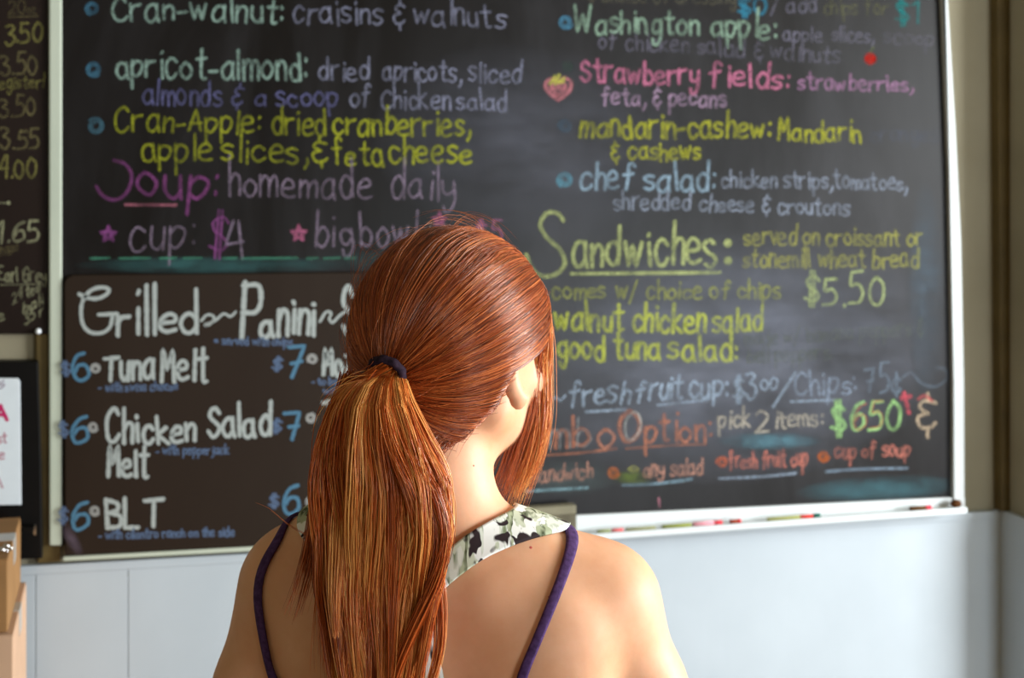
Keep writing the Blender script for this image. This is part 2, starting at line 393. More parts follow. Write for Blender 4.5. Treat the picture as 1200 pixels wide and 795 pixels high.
# tray: back face under the slate and a shallow ledge
slab('frame_bottom', [(560, 610), (1119, 583.5), (1131, 583), (1131, 600), (560, 630)], .024, .001, M['trim'], bd, .002)
TZ = W(900, 608, .055).z
ZL = [W(px, py, .055).z for px, py in ((700, 620), (900, 610), (1100, 599))]; print('tray z', ZL, 'cap', ZCAP)
TZ = sum(ZL)/3 - .002
bmq = box_bm(W(560, 620, .055).x, W(1131, 598, .055).x, -.062, -.001, TZ-.010, TZ-.004); box_bm(W(560, 620, .055).x, W(1131, 598, .055).x, -.064, -.058, TZ-.012, TZ+.001, bmq)
bevel(bm_obj('chalk_tray', bmq, M['trim'], bd), .0015)
o_ = BO
B1 = dict(parent=bd, off=BO)
PALE = (172, 204, 190); PURP = (158, 160, 186); OLV = (186, 190, 50); BLU = (92, 156, 190)
spiral(108, 10, 8, BLU, 3.2, bd, BO, .8)
words('Cran-walnut:', 131, 331, 24, 26, 18, PALE, 4.3, **B1)
words('craisins &', 344, 474, 26, 29, 18, PURP, 3.5, alpha=.85, **B1)
words('walnuts', 486, 590, 28, 32, 17, PURP, 3.5, alpha=.85, **B1)
spiral(110, 81, 9, BLU, 3.4, bd, BO, .9)
words('apricot-almond:', 136, 360, 90, 93, 20, PALE, 4.4, **B1)
words('dried', 375, 432, 94, 94, 16, PURP, 3.5, alpha=.85, **B1)
words('apricots,', 448, 540, 94, 96, 15, PURP, 3.5, alpha=.85, **B1)
words('sliced', 550, 609, 96, 97, 15, PURP, 3.5, alpha=.9, **B1)
words('almonds', 168, 259, 122, 124, 16, (124, 124, 176), 3.4, alpha=.85, **B1)
words('& a scoop', 273, 396, 123, 125, 14, (124, 124, 176), 3.4, alpha=.85, **B1)
words('of', 411, 434, 124, 124, 14, PURP, 3.5, alpha=.9, **B1)
words('Chicken', 446, 527, 126, 128, 14, PURP, 3.5, alpha=.95, **B1)
words('salad', 536, 593, 128, 130, 14, PURP, 3.5, alpha=.95, **B1)
spiral(112, 148, 10, (84, 130, 150), 3.3, bd, BO, .85)
words('Cran-Apple:', 134, 304, 153, 155, 17, OLV, 3.8, alpha=.85, **B1)
words('dried', 319, 381, 157, 160, 17, OLV, 3.8, alpha=.8, **B1)
words('cranberries,', 391, 551, 157, 159, 18, OLV, 4.4, **B1)
words('apple', 166, 248, 189, 189, 19, OLV, 3.8, alpha=.85, **B1)
words('slices,', 260, 360, 188, 190, 18, OLV, 3.8, alpha=.85, **B1)
words('&', 368, 384, 190, 190, 17, OLV, 4, **B1)
words('feta', 392, 449, 192, 195, 17, OLV, 4.2, **B1)
words('cheese', 457, 552, 191, 190, 19, OLV, 4.4, **B1)
MAG = (160, 84, 150)
ribbons('lettering', [catmull([(113, 219), (120, 229), (130, 234), (140, 233), (149, 225), (154, 212), (153, 201), (146, 192), (134, 188)])], 5.0, BO, chalk(MAG, .75), bd)
words('oup:', 163, 253, 230, 232, 27, MAG, 5.2, alpha=.85, **B1)
line([(147, 240), (206, 240.5)], (200, 120, 140), 4.0, bd, BO)
PG = (168, 148, 172)
words('homemade', 268, 433, 229, 233, 22, PG, 3.6, alpha=.8, asc=1.2, **B1)
words('daily', 459, 532, 234, 235, 23, PG, 3.6, alpha=.8, asc=1.2, **B1)
star(127, 275, 10, (176, 96, 170), bd, BO)
words('cup:', 152, 227, 295, 291, 26, PG, 3.6, alpha=.75, **B1)
words('$', 243, 263, 299, 299, 27, (176, 96, 170), 3.6, alpha=.85, **B1)
words('4', 266, 287, 302, 302, 27, PG, 3.8, alpha=.85, **B1)
star(350, 274, 10, (216, 120, 160), bd, BO)
words('big', 370, 412, 288, 289, 22, PG, 3.8, alpha=.85, asc=1.2, **B1)
words('bowl', 424, 486, 288, 290, 22, PG, 3.6, alpha=.8, asc=1.2, **B1)
star(515, 258, 9, (206, 120, 160), bd, BO)
words('$5', 560, 589, 284, 284, 15, (190, 120, 160), 3.4, alpha=.8, **B1)
for (p, q) in ((106, 128), (140, 176), (188, 206), (216, 236), (262, 276), (284, 348), (360, 372), (380, 398), (404, 416)):
    line([(p, 303), (q, 302.5)], (90, 170, 140), 3.4, bd, BO, .8, 'dash')
smudge('chalk_smudge_and_sheen', 250, 311, 165, 11, 0, (70, 120, 120), .55, bd, BO)
smudge('chalk_smudge_and_sheen', 480, 306, 120, 14, 0, (70, 100, 100), .35, bd, BO)
# right half
DIM = (140, 136, 156)
words('& choice of dressing', 690, 862, 2, 4, 11, (120, 116, 96), 3.2, alpha=.5, **B1)
words('$0', 866, 898, 17, 18, 13, (60, 140, 170), 4.6, alpha=.85, **B1)
words('/ add', 903, 956, 14, 14, 11, DIM, 3.4, alpha=.55, **B1)
words('chips for', 966, 1040, 16, 17, 11, (130, 130, 90), 3, alpha=.5, **B1)
words('$1', 1051, 1076, 27, 28, 16, (40, 140, 140), 4.2, alpha=.7, **B1)
spiral(663, 26, 8, BLU, 4, bd, BO, .9)
words('Washington', 674, 818, 37, 41, 16, (164, 196, 172), 4.4, alpha=.9, **B1)
words('apple:', 834, 908, 42, 44, 17, (164, 196, 172), 4.4, alpha=.9, **B1)
words('apple', 918, 962, 47, 49, 11, DIM, 3, alpha=.7, **B1)
words('slices,', 976, 1024, 48, 50, 11, DIM, 3, alpha=.6, **B1)
words('scoop', 1037, 1094, 50, 54, 11, DIM, 3, alpha=.35, **B1)
words('of chicken', 702, 806, 57, 61, 12, DIM, 3.2, alpha=.6, **B1)
words('salad &', 817, 893, 63, 69, 12, DIM, 3.2, alpha=.5, **B1)
words('walnuts', 903, 984, 68, 75, 12, DIM, 3.2, alpha=.55, **B1)
ball(1020, 69, 8, (200, 36, 22), bd, BO, .8, 'drawn_apple'); line([(1020, 61), (1024, 55)], (120, 130, 80), 2.4, bd, BO, .7, 'drawn_stem')
PNK = (226, 132, 168)
ball(665, 78, 8, (70, 96, 84), bd, BO, .4)
words('Strawberry', 681, 818, 95, 99, 15, PNK, 4.8, alpha=.95, **B1)
words('fields:', 833, 922, 100, 103, 15, PNK, 4.6, alpha=.95, **B1)
words('strawberries,', 936, 1069, 105, 106, 11, (190, 140, 180), 3.6, alpha=.8, **B1)
H = [(654, 117), (643, 108), (639, 100), (643, 94), (651, 93), (655, 96), (661, 92), (668, 95), (669, 102), (664, 110), (654, 117)]
ribbons('drawn_strawberry', [catmull(H), catmull([(x*.55+654*.45, y*.55+104*.45) for x, y in H]), [(648, 104), (661, 103)]], 5.6, BO, chalk((226, 140, 150), .9), bd)
ribbons('drawn_strawberry_leaves', [[(645, 98), (650, 90)], [(651, 98), (655, 88)], [(655, 97), (661, 92)], [(648, 95), (660, 96)]], 4.6, BO, chalk((214, 210, 96), .95), bd)
words('feta, & pecans', 706, 850, 123, 124, 12, (192, 160, 190), 3.9, alpha=.85, **B1)
spiral(662, 148, 8, (90, 120, 144), 4, bd, BO, .45)
YL = (196, 196, 60)
words('mandarin-cashew:', 680, 901, 160, 161, 17, YL, 4.8, alpha=.85, **B1)
words('Mandarin', 912, 1009, 164, 166, 14, YL, 4.2, alpha=.8, **B1)
words('oranges', 1020, 1100, 166, 166, 12, (110, 116, 134), 3.2, alpha=.4, **B1)
words('& cashews', 717, 821, 187, 187, 13, YL, 4.2, alpha=.85, **B1)
spiral(662, 211, 9, (120, 186, 210), 4.4, bd, BO, .9)
CY = (168, 196, 216)
words('chef', 680, 742, 221, 220, 18, CY, 4.8, alpha=.95, **B1)
words('salad:', 756, 836, 222, 223, 18, CY, 4.8, alpha=.95, **B1)
GB = (170, 180, 200)
words('chicken strips,', 846, 975, 219, 221, 12, GB, 3.4, alpha=.7, **B1)
words('tomatoes,', 978, 1063, 220, 223, 12, GB, 3.4, alpha=.7, **B1)
words('shredded', 720, 808, 246, 245, 13, GB, 3.5, alpha=.75, **B1)
words('cheese & croutons', 820, 994, 247, 252, 12, GB, 3.5, alpha=.75, **B1)
SG = (196, 206, 136)
ribbons('lettering', [catmull([(660, 258), (653, 250), (641, 250), (633, 263), (639, 276), (647, 284), (657, 294), (662, 308), (655, 319), (643, 324), (631, 322), (622, 313), (617, 299)])], 6.2, BO, chalk(SG, 1.0), bd)
words('andwiches', 671, 840, 311, 310, 27, SG, 5.8, asc=.9, **B1)
ball(853, 285, 5.5, SG, bd, BO, name='colon_dot'); ball(853, 306, 5.5, SG, bd, BO, name='colon_dot')
line([(670, 321), (843, 319.5)], SG, 5.2, bd, BO)
OD = (184, 182, 96)
words('served on croissant or', 873, 1081, 287, 288, 13, OD, 3.6, alpha=.75, **B1)
words('stonemill wheat bread', 871, 1076, 313, 313, 13, OD, 3.6, alpha=.75, **B1)
words('comes w/ choice of', 648, 855, 350, 350, 13, (176, 180, 96), 3.7, alpha=.8, **B1)
words('chips', 865, 914, 349, 350, 13, (176, 180, 96), 3.6, alpha=.75, **B1)
words('$5.50', 943, 1034, 357, 356, 22, (190, 204, 140), 4.4, alpha=.9, asc=1, **B1)
YG = (206, 214, 92)
words('walnut', 651, 729, 386, 387, 18, YG, 5.2, **B1)
words('chicken', 742, 826, 388, 389, 18, YG, 5.2, **B1)
words('salad', 836, 892, 389, 388, 16, YG, 4.6, alpha=.9, **B1)
words('good', 655, 708, 420, 421, 18, YG, 5.2, **B1)
words('tuna', 720, 774, 421, 421, 18, YG, 5.2, **B1)
words('salad:', 785, 864, 421, 422, 17, YG, 5.0, **B1)
words('made w/ banana peppers &', 873, 1082, 405, 392, 11, (116, 124, 112), 3, alpha=.5, **B1)
words('bell peppers.', 876, 975, 426, 420, 11, (116, 124, 112), 3, alpha=.5, **B1)
FR = (176, 194, 214)
words('~', 648, 662, 472, 472, 10, FR, 3.4, **B1)
words('fresh', 668, 736, 475, 472, 17, FR, 4.6, asc=.9, slant=.1, **B1)
words('fruit', 746, 799, 470, 466, 16, FR, 4.6, asc=.9, slant=.1, **B1)
words('cup:', 808, 852, 466, 464, 16, FR, 4.6, **B1)
line([(687, 483), (733, 480)], FR, 4.6, bd, BO); line([(771, 475), (828, 469)], FR, 4.0, bd, BO, .85)
words('$3', 859, 886, 468, 466, 18, FR, 4.2, alpha=.85, asc=.8, **B1)
words('00', 892, 911, 457, 456, 8, FR, 3, alpha=.8, **B1)
line([(932, 437), (906, 477)], FR, 4.0, bd, BO, .8, 'slash')
words('Chips:', 931, 1003, 463, 461, 16, (156, 170, 190), 4, alpha=.85, **B1)
line([(927, 471), (977, 469)], FR, 3.6, bd, BO, .75)
words('75c^', 1015, 1056, 461, 458, 18, (130, 144, 160), 4, alpha=.75, **B1)
line([(1058, 442), (1068, 437), (1078, 448), (1090, 453), (1100, 452), (1110, 443), (1107, 433), (1098, 431)], (130, 144, 160), 4, bd, BO, .55, 'flourish')
OR = (208, 136, 108)
words('J', 596, 612, 526, 526, 23, OR, 5, alpha=.95, **B1)
words('umbo', 616, 717, 526, 523, 21, OR, 5.2, alpha=.95, asc=.9, **B1)
words('mbo', 646, 716, 526, 523, 21, (196, 196, 196), 2.2, alpha=.8, asc=.9, **B1)
words('O', 728, 752, 519, 519, 22, OR, 6.4, alpha=.95, **B1)
words('O', 731, 749, 516, 516, 19, (206, 206, 200), 3, alpha=.9, **B1)
words('ption:', 756, 833, 519, 515, 20, OR, 4.8, alpha=.95, **B1)
line([(634, 534), (680, 531), (722, 526)], OR, 3.6, bd, BO, .8); line([(734, 526), (790, 522), (827, 521)], OR, 3.2, bd, BO, .6)
IV = (204, 194, 176)
words('pick', 843, 878, 502, 501, 13, IV, 3.7, alpha=.95, **B1)
words('2', 886, 901, 506, 506, 16, IV, 3.9, alpha=.95, **B1)
words('items:', 909, 963, 502, 498, 12, IV, 3.6, alpha=.9, **B1)
GN = (176, 226, 146)
words('$', 976, 991, 508, 508, 24, GN, 5, **B1)
words('650', 997, 1054, 505, 502, 21, GN, 4.8, **B1)
words('65', 999, 1033, 503, 502, 19, (220, 120, 80), 1.8, alpha=.8, **B1)
words('!', 1061, 1066, 483, 483, 14, (226, 96, 110), 6, alpha=.85, **B1)
words('=', 1056, 1068, 470, 468, 6, (226, 96, 110), 3, alpha=.8, **B1)
words('&', 1075, 1096, 503, 503, 24, (214, 190, 160), 5.2, alpha=.95, **B1)
line([(1076, 468), (1084, 464), (1092, 470)], (226, 110, 110), 4, bd, BO, .8, 'accent')
SW = (216, 160, 140)
words('sandwich', 624, 694, 566, 560, 11, SW, 3.5, alpha=.85, **B1)
spiral(719, 554, 6.5, (220, 130, 80), 4, bd, BO, .8)
words('%', 736, 747, 555, 555, 9, (190, 190, 110), 3.4, alpha=.7, **B1)
words('any salad', 754, 823, 559, 556, 11, SW, 3.5, alpha=.85, **B1)
line([(617, 576), (650, 574), (688, 572)], (150, 186, 196), 4.4, bd, BO); line([(730, 569), (770, 567), (810, 562)], (150, 180, 196), 4.2, bd, BO, .9)
smudge('chalk_smudge_and_sheen', 742, 560, 26, 9, 0, (120, 140, 60), .6, bd, BO)
spiral(846, 542, 6.5, (220, 120, 90), 3.6, bd, BO, .85)
words('fresh fruit cup', 855, 946, 549, 545, 11, (222, 136, 120), 3.6, alpha=.85, **B1)
spiral(965, 535, 6.5, (226, 120, 60), 3.8, bd, BO, .9)
words('cup of soup', 979, 1066, 538, 534, 11, (222, 136, 120), 3.6, alpha=.8, **B1)
line([(843, 561), (890, 559), (932, 555)], (170, 186, 206), 4.2, bd, BO, .9); line([(968, 553), (1010, 550), (1063, 549)], (150, 170, 190), 4.2, bd, BO, .8)
smudge('chalk_smudge_and_sheen', 902, 517, 62, 11, 0, (110, 160, 176), .75, bd, BO)
smudge('chalk_smudge_and_sheen', 1030, 573, 100, 16, -.05, (84, 130, 140), .5, bd, BO)
smudge('chalk_smudge_and_sheen', 660, 560, 70, 22, 0, (96, 110, 110), .5, bd, BO)
smudge('chalk_smudge_and_sheen', 860, 420, 260, 150, -.1, (128, 132, 146), .55, bd, BO, 5)  # broad pale patch: chalk dust plus the board's sheen put into the colour
smudge('chalk_smudge_and_sheen', 620, 170, 190, 120, .1, (110, 112, 124), .36, bd, BO, 5)
smudge('chalk_smudge_and_sheen', 1085, 340, 22, 130, 0, (96, 112, 126), .45, bd, BO)
line([(772, 584), (773, 594)], (230, 150, 170), 3.2, bd, BO, .8, 'chalk_tick')

# ------------------------------------------------------------------ the grilled panini board, hung over the lower left of the big one
pb = empty('panini_board', W(300, 650, .02)); tag(pb, 'brown-black chalkboard with Grilled Panini prices in white and blue lettering', 'chalkboard')
PO = .027
slab('slate', [(76, 652), (75, 333), (78, 326), (85, 322.5), (250, 321), (560, 318), (566, 624), (300, 641)][::-1], PO, .0175, M['slate_brown'], pb, .002)
slab('frame_bottom', [(74, 653.5), (300, 641), (566, 624), (566, 629), (300, 646), (74, 658)][::-1], .031, .0175, M['strip'], pb, .001)
P1 = dict(parent=pb, off=PO)
WH = (196, 204, 200); BL = (96, 152, 186); TB = (110, 134, 172)
ribbons('lettering', [catmull([(93, 345), (102, 349), (114, 350), (125, 345), (127, 339), (118, 337), (106, 341), (97, 353), (95, 368), (98, 382), (107, 390), (120, 390), (129, 383), (132, 370)]), [(116, 369), (137, 368)]], 5.2, PO, chalk(WH, 1.0, True), pb)
words('rill', 139, 181, 392, 391, 26, WH, 5.4, paint=True, asc=1.55, **P1)
words('ed', 186, 230, 390, 390, 22, WH, 5.0, paint=True, asc=1.8, **P1)
line([(236, 376), (243, 369), (251, 372), (246, 380), (240, 381), (252, 376), (262, 368), (270, 371), (276, 366)], WH, 3.6, pb, PO, 1, 'flourish', True)
words('P', 283, 303, 396, 396, 34, WH, 5.6, paint=True, **P1)
words('anini', 306, 368, 393, 391, 25, WH, 5.2, paint=True, asc=.8, **P1)
line([(375, 377), (382, 366), (388, 367), (386, 374), (390, 378), (398, 370), (404, 366)], WH, 3.6, pb, PO, 1, 'flourish', True)
words('Sandwiches', 402, 556, 392, 384, 32, WH, 5.2, paint=True, **P1)
words('* served with chips', 252, 342, 404, 405, 6, TB, 2, paint=True, alpha=.6, **P1)
def price(n, x, y, h, sx=None):
    words('$', x-17, x-6, y-8, y-8, 9, TB, 2.6, paint=True, alpha=.6, **P1)
    words(n, x, x+18, y, y, h, BL, 4.2, paint=True, alpha=.8, **P1)
for (n, x, y, dx, dy) in (('6', 88, 447, 0, 0), ('6', 86, 519, 0, 0), ('6', 84, 621, 0, 0)): price(n, x, y, 21)
for (n, x, y) in (('7', 336, 442), ('7', 335, 514), ('6', 332, 603)): price(n, x, y, 20)
for (x, y) in ((112, 432), (109, 501), (111, 599), (366, 421), (364, 490), (364, 588)): spiral(x, y, 6, (190, 190, 186), 2.2, pb, PO, .9, True, 2.6)
line([(337, 610), (350, 608)], TB, 2, pb, PO, 1, 'underline', True)
words('Tuna', 121, 181, 447, 446, 21, WH, 4.8, paint=True, asc=.85, **P1)
words('Melt', 189, 242, 446, 445, 24, WH, 4.8, paint=True, asc=.85, **P1)
words('- with swiss cheese', 116, 208, 459, 457, 6, TB, 2, paint=True, alpha=.6, **P1)
words('Chicken', 125, 229, 519, 517, 21, WH, 4.8, paint=True, asc=.95, **P1)
words('Salad', 243, 316, 512, 510, 21, WH, 4.8, paint=True, asc=.95, **P1)
words('Melt', 126, 173, 558, 557, 20, WH, 4.8, paint=True, asc=.9, **P1)
words('- with pepperjack', 183, 268, 533, 532, 6, TB, 2, paint=True, alpha=.6, **P1)
words('BLT', 127, 190, 618, 617, 21, WH, 5.2, paint=True, asc=.9, **P1)
words('- with cilantro ranch on the side', 116, 274, 632, 628, 6, TB, 2, paint=True, alpha=.7, **P1)
words('Mozzarella', 380, 480, 441, 438, 20, WH, 4.8, paint=True, **P1)
words('- to bacon, tomato', 365, 450, 451, 450, 5, TB, 2, paint=True, alpha=.6, **P1)
words('with basil', 378, 440, 462, 461, 5, TB, 2, paint=True, alpha=.6, **P1)
words('Turkey', 378, 460, 506, 503, 20, WH, 4.8, paint=True, **P1)
words('- with swiss', 368, 430, 549, 548, 6, TB, 2, paint=True, alpha=.6, **P1)
words('Veggie', 376, 450, 603, 600, 19, WH, 4.6, paint=True, **P1)
smudge('chalk_smudge_and_sheen', 84, 632, 8, 26, -.5, (110, 96, 110), .7, pb, PO)

# ------------------------------------------------------------------ the drinks price board on the left
db = empty('drinks_price_board', W(10, 392, 0)); tag(db, 'narrow dark chalkboard of drink prices, cut off at the left edge', 'chalkboard')
DO = .014
slab('slate', [(-300, -260), (55, -260), (56, 392), (-300, 392)][::-1], DO, .001, M['slate_left'], db, .002)
D1 = dict(parent=db, off=DO)
Y1 = (156, 150, 84); Y2 = (134, 124, 84); Y3 = (190, 190, 150)
words('20', 11, 30, 17, 16, 10, Y2, 2.6, alpha=.6, **D1); words('oz', 32, 42, 16, 16, 6, Y2, 2, alpha=.6, **D1); line([(10, 20), (44, 19)], Y2, 2.2, db, DO, .7)
words('3.50', 5, 50, 51, 49, 14, Y1, 3.6, alpha=.9, **D1)
words('3.50', 1, 43, 87, 87, 14, Y2, 3.4, alpha=.85, **D1)
words('register!', -8, 51, 105, 102, 9, Y1, 2.6, alpha=.8, **D1)
words('3.50', 0, 41, 137, 136, 14, Y2, 3.4, alpha=.85, **D1)
words('3.55', 0, 46, 174, 174, 14, Y2, 3.5, alpha=.9, **D1)
words('4.00', -1, 42, 208, 208, 14, Y1, 3.5, alpha=.9, **D1)
line([(-4, 238), (6, 238)], Y3, 2, db, DO, .8, 'dash'); ball(10, 238, 2.6, Y3, db, DO)
words('1.65', -2, 45, 284, 283, 16, Y3, 3.8, alpha=.95, **D1)
words('teas!', -9, 20, 296, 294, 6, Y2, 2.2, alpha=.9, **D1); line([(-6, 299), (14, 298)], Y2, 1.6, db, DO, .7)
words('Earl Grey', -2, 54, 329, 330, 10, Y3, 2.7, alpha=.9, **D1); line([(0, 334), (50, 333)], Y3, 1.8, db, DO, .8)
words('24 tea', 15, 46, 356, 342, 8, Y3, 2.2, alpha=.8, **D1); words('bali', 27, 50, 367, 357, 8, Y3, 2.2, alpha=.8, **D1); words('35 r', 29, 50, 380, 369, 8, Y3, 2.2, alpha=.8, **D1)
words('e', -4, 4, 377, 375, 9, Y3, 2.4, alpha=.8, **D1)
p = W(45, 388, DO)
pn = empty('push_pin', p); tag(pn, 'round white push pin at the bottom corner of the drinks board', 'pin')
def lathe(name, prof, mat, parent, base, axis='Y-', n=20):
    V, Fc = [], []
    for (r_, h) in prof:
        for i in range(n):
            a = i/n*6.2832
            V.append((base.x+r_*math.cos(a), base.y-h, base.z+r_*math.sin(a)) if axis == 'Y-' else (base.x+r_*math.cos(a), base.y+r_*math.sin(a), base.z+h))
    for k in range(len(prof)-1):
        for i in range(n):
            j = (i+1) % n; Fc.append((k*n+i, k*n+j, (k+1)*n+j, (k+1)*n+i))
    Fc.append(tuple(range(n))); Fc.append(tuple(range(len(prof)*n-1, (len(prof)-1)*n-1, -1)))
    bm = bmesh.new(); vs = [bm.verts.new(v) for v in V]
    for t in Fc: bm.faces.new([vs[i] for i in t])
    return bm_obj(name, bm, mat, parent, True)
lathe('pin_head', [(.0052, .002), (.0056, .005), (.0045, .0085), (.002, .010)], M['pin'], pn, p)
lathe('pin_shaft', [(.0012, -.002), (.0012, .002)], M['chrome'], pn, p, n=8)

# ------------------------------------------------------------------ black-framed whiteboard, marker, clip, boxes
wb = empty('framed_whiteboard', W(0, 655, .03)); tag(wb, 'white dry-erase panel in a thick black frame below the drinks board', 'whiteboard')
slab('frame', [(-260, 424), (44.5, 424), (48, 540), (49.5, 655), (-260, 668)][::-1], .034, .001, M['black'], wb, .002)
slab('white_panel', [(-220, 443), (21, 443.5), (23.5, 448), (25, 592), (-220, 596)][::-1], .0365, .033, M['whiteboard'], wb, .001)
WO = .0366
PK = (236, 40, 120); PF = (228, 150, 170)
ribbons('marker_lettering', [[(-6, 494), (1, 476)], [(1, 476), (8, 492)], [(-3, 487), (5, 486)]], 5.0, WO, chalk(PK, 1, True), wb)
words('rist', -12, 8, 520, 519, 7, PF, 1.8, wb, WO, .8, True); words('se', -8, 5, 538, 537, 7, PF, 1.8, wb, WO, .8, True); words('l', 1, 4, 572, 571, 9, PF, 1.8, wb, WO, .8, True); words('s', 0, 6, 456, 452, 7, (200, 180, 200), 1.8, wb, WO, .6, True)
zt = W(0, 619, .05).z
tr = box('ledge', W(-260, 619, .06).x, W(40, 619, .06).x, -.062, -.033, zt-.008, zt, M['black'], wb, .0015)
def tube_x(name, x0, x1, y, z, r, mat, parent=None, n=12, taper=0):
    V, Fc = [], []
    xs = [(x0, r*.8), (x0+.001, r), (x1-.001, r*(1-taper)), (x1, r*(.8-taper))]
    for x, q in xs:
        for i in range(n): V.append((x, y+q*math.cos(i/n*6.2832), z+q*math.sin(i/n*6.2832)))
    for k in range(3):
        for i in range(n): j = (i+1) % n; Fc.append((k*n+i, (k+1)*n+i, (k+1)*n+j, k*n+j))
    Fc += [tuple(range(n))[::-1], tuple(range(3*n, 4*n))]
    bm = bmesh.new(); vs = [bm.verts.new(v) for v in V]
    for t in Fc: bm.faces.new([vs[i] for i in t])
    return bm_obj(name, bm, mat, parent, True)
mr = .0068; ym = -.048
xm = [W(px, 612, .048).x for px in (-60, 7, 21.5)]
mk = empty('dry_erase_marker', (xm[0], ym, zt)); tag(mk, 'red and white dry-erase marker lying on the black whiteboard ledge', 'marker')
tube_x('barrel', xm[0], xm[1], ym, zt+mr, mr*.97, simple('marker_red', (206, 64, 60), .4), mk)
tube_x('cap', xm[1], xm[2], ym, zt+mr, mr, M['pin'], mk)
slab('frame_glint_sliver', [(39.5, 615), (42, 615), (42, 627), (39.5, 627)][::-1], .036, .033, M['chrome'], wb).name = 'frame_glint'  # chrome sliver added as a bright glint on the frame
# cardboard boxes stacked from the floor
def carton(label, x1, y0, y1, z0, z1, mat, dx, cat='box'):
    e = empty('cardboard_box', (x1-dx/2, (y0+y1)/2, z0)); tag(e, label, cat, 'cardboard boxes stacked at the left')
    box('carton', x1-dx, x1, y0, y1, z0, z1, mat, e, .002)
    for (a, b) in ((y0+.001, (y0+y1)/2-.001), ((y0+y1)/2+.001, y1-.001)):
        box('flap', x1-dx+.001, x1-.001, a, b, z1, z1+.003, mat, e)
    box('tape', x1-dx-.0008, x1+.0008, (y0+y1)/2-.024, (y0+y1)/2+.024, z1-.04, z1+.0042, M['tape'], e)
    return e
yb0, yb1 = -.36, -.08
def Wy(px, py, y): return W(px, py, -y)
x1 = Wy(9, 700, yb0).x; z1 = Wy(5, 655, yb0).z; zm = Wy(5, 742, yb0).z; x2 = Wy(16, 770, yb0).x
carton('upper brown cardboard box at the lower left edge', x1, yb0, yb1, zm, z1-.004, M['card'], .34)
carton('pale cardboard box under the brown one at the lower left', x2, yb0-.01, yb1+.01, zm-.36, zm-.0045, M['card_light'], .40)
carton('large bottom cardboard box resting on the floor', x2+.01, yb0-.015, yb1+.015, 0, zm-.3645, M['card'], .42)
# binder clip / keys on the top box
kp = Wy(8, 650, yb0+.03); kz = z1
ky = empty('keys', (kp.x-.005, yb0+.03, kz)); tag(ky, 'small silver keys lying on top of the brown cardboard box', 'keys')
for (dx, dz, r_) in ((-.004, .006, .006), (.004, .012, .005), (.010, .008, .0045), (.003, .004, .004)):
    bm = bmesh.new(); bmesh.ops.create_uvsphere(bm, u_segments=14, v_segments=8, radius=r_)
    for v in bm.verts: v.co = Vector((kp.x-.005+dx+v.co.x, yb0+.03+v.co.y*.5, kz+dz+v.co.z*.9))
    bm_obj('key_charm', bm, M['chrome'], ky, True)

# ------------------------------------------------------------------ eraser and chalk on the tray
er = empty('board_eraser', (W(640, 600, .04).x, -.042, TZ-.004)); tag(er, 'grey-brown felt board eraser standing on the tray beside her neck', 'eraser')
ex0, ex1 = W(560, 600, .05).x, W(675, 600, .05).x; ez0 = TZ-.004; ez1 = W(640, 594, .05).z
box('felt_block', ex0, ex1, -.056, -.030, ez0, ez0+(ez1-ez0)*.72, M['felt'], er, .003)
box('wooden_back', ex0+.001, ex1-.001, -.055, -.031, ez0+(ez1-ez0)*.72, ez1, simple('dusty_wood', (128, 122, 100), .8), er, .002)
def stick(label, px0, px1, rgb, rgb2=None, r_=.0042, cat='chalk'):
    xa, xb = W(px0, 606, .045).x, W(px1, 606, .045).x; z = TZ-.004+r_
    e = empty('chalk_stick', (xa, -.045, z-r_)); tag(e, label, cat, 'coloured chalk on the tray')
    m1 = simple('chalk_body_%d' % px0, rgb, .95, .1)
    if rgb2:
        xm_ = xa+(xb-xa)*.72
        tube_x('stub', xa, xm_, -.045, z, r_*.9, m1, e); tube_x('tip', xm_, xb, -.045, z, r_, simple('chalk_tip_%d' % px0, rgb2, .95, .1), e)
    else: tube_x('stub', xa, xb, -.045, z, r_, m1, e)
    return e
stick('short green chalk nub on the tray nearest the eraser', 700, 715, (150, 156, 110), r_=.004)
stick('pink-red chalk nub on the tray, leftmost red one', 717, 730, (220, 110, 110), r_=.0042)
stick('long faint olive chalk lying left of the pink piece on the tray', 734, 768, (150, 150, 110), r_=.0038)
stick('olive pencil-like chalk right before the long pink piece', 776, 810, (140, 146, 70), r_=.0042)
stick('long pink chalk with a red end on the tray', 812, 846, (220, 150, 160), (216, 70, 80), r_=.0052)
stick('brown-red chalk nub just right of the long pink piece', 855, 868, (150, 66, 46), (220, 70, 70), r_=.0052)
stick('long yellow-green chalk with a red tip on the tray', 899, 952, (160, 160, 96), (214, 60, 50), r_=.0044)
stick('dark green chalk nub beyond the red tip of the yellow one', 953, 961, (20, 90, 76), r_=.005)
stick('red chalk stub with dark end near the right of the tray', 1066, 1091, (90, 60, 30), (224, 70, 84), r_=.0055)
br = empty('brown_sponge', (W(1122, 590, .045).x, -.045, TZ-.004)); tag(br, 'small dark brown sponge at the right end of the tray', 'sponge')
bm = bmesh.new(); bmesh.ops.create_icosphere(bm, subdivisions=3, radius=1); cx = W(1121, 590, .045).x; hz = (W(1121, 586, .045).z-(TZ-.004))/2
for v in bm.verts:
    k = 1+.12*math.sin(v.co.x*5+v.co.z*4); v.co = Vector((cx+v.co.x*.013*k, -.043+v.co.y*.011, TZ-.0035+hz+v.co.z*hz*min(1, k)))
bm_obj('sponge_body', bm, M['brownfelt'], br, True)
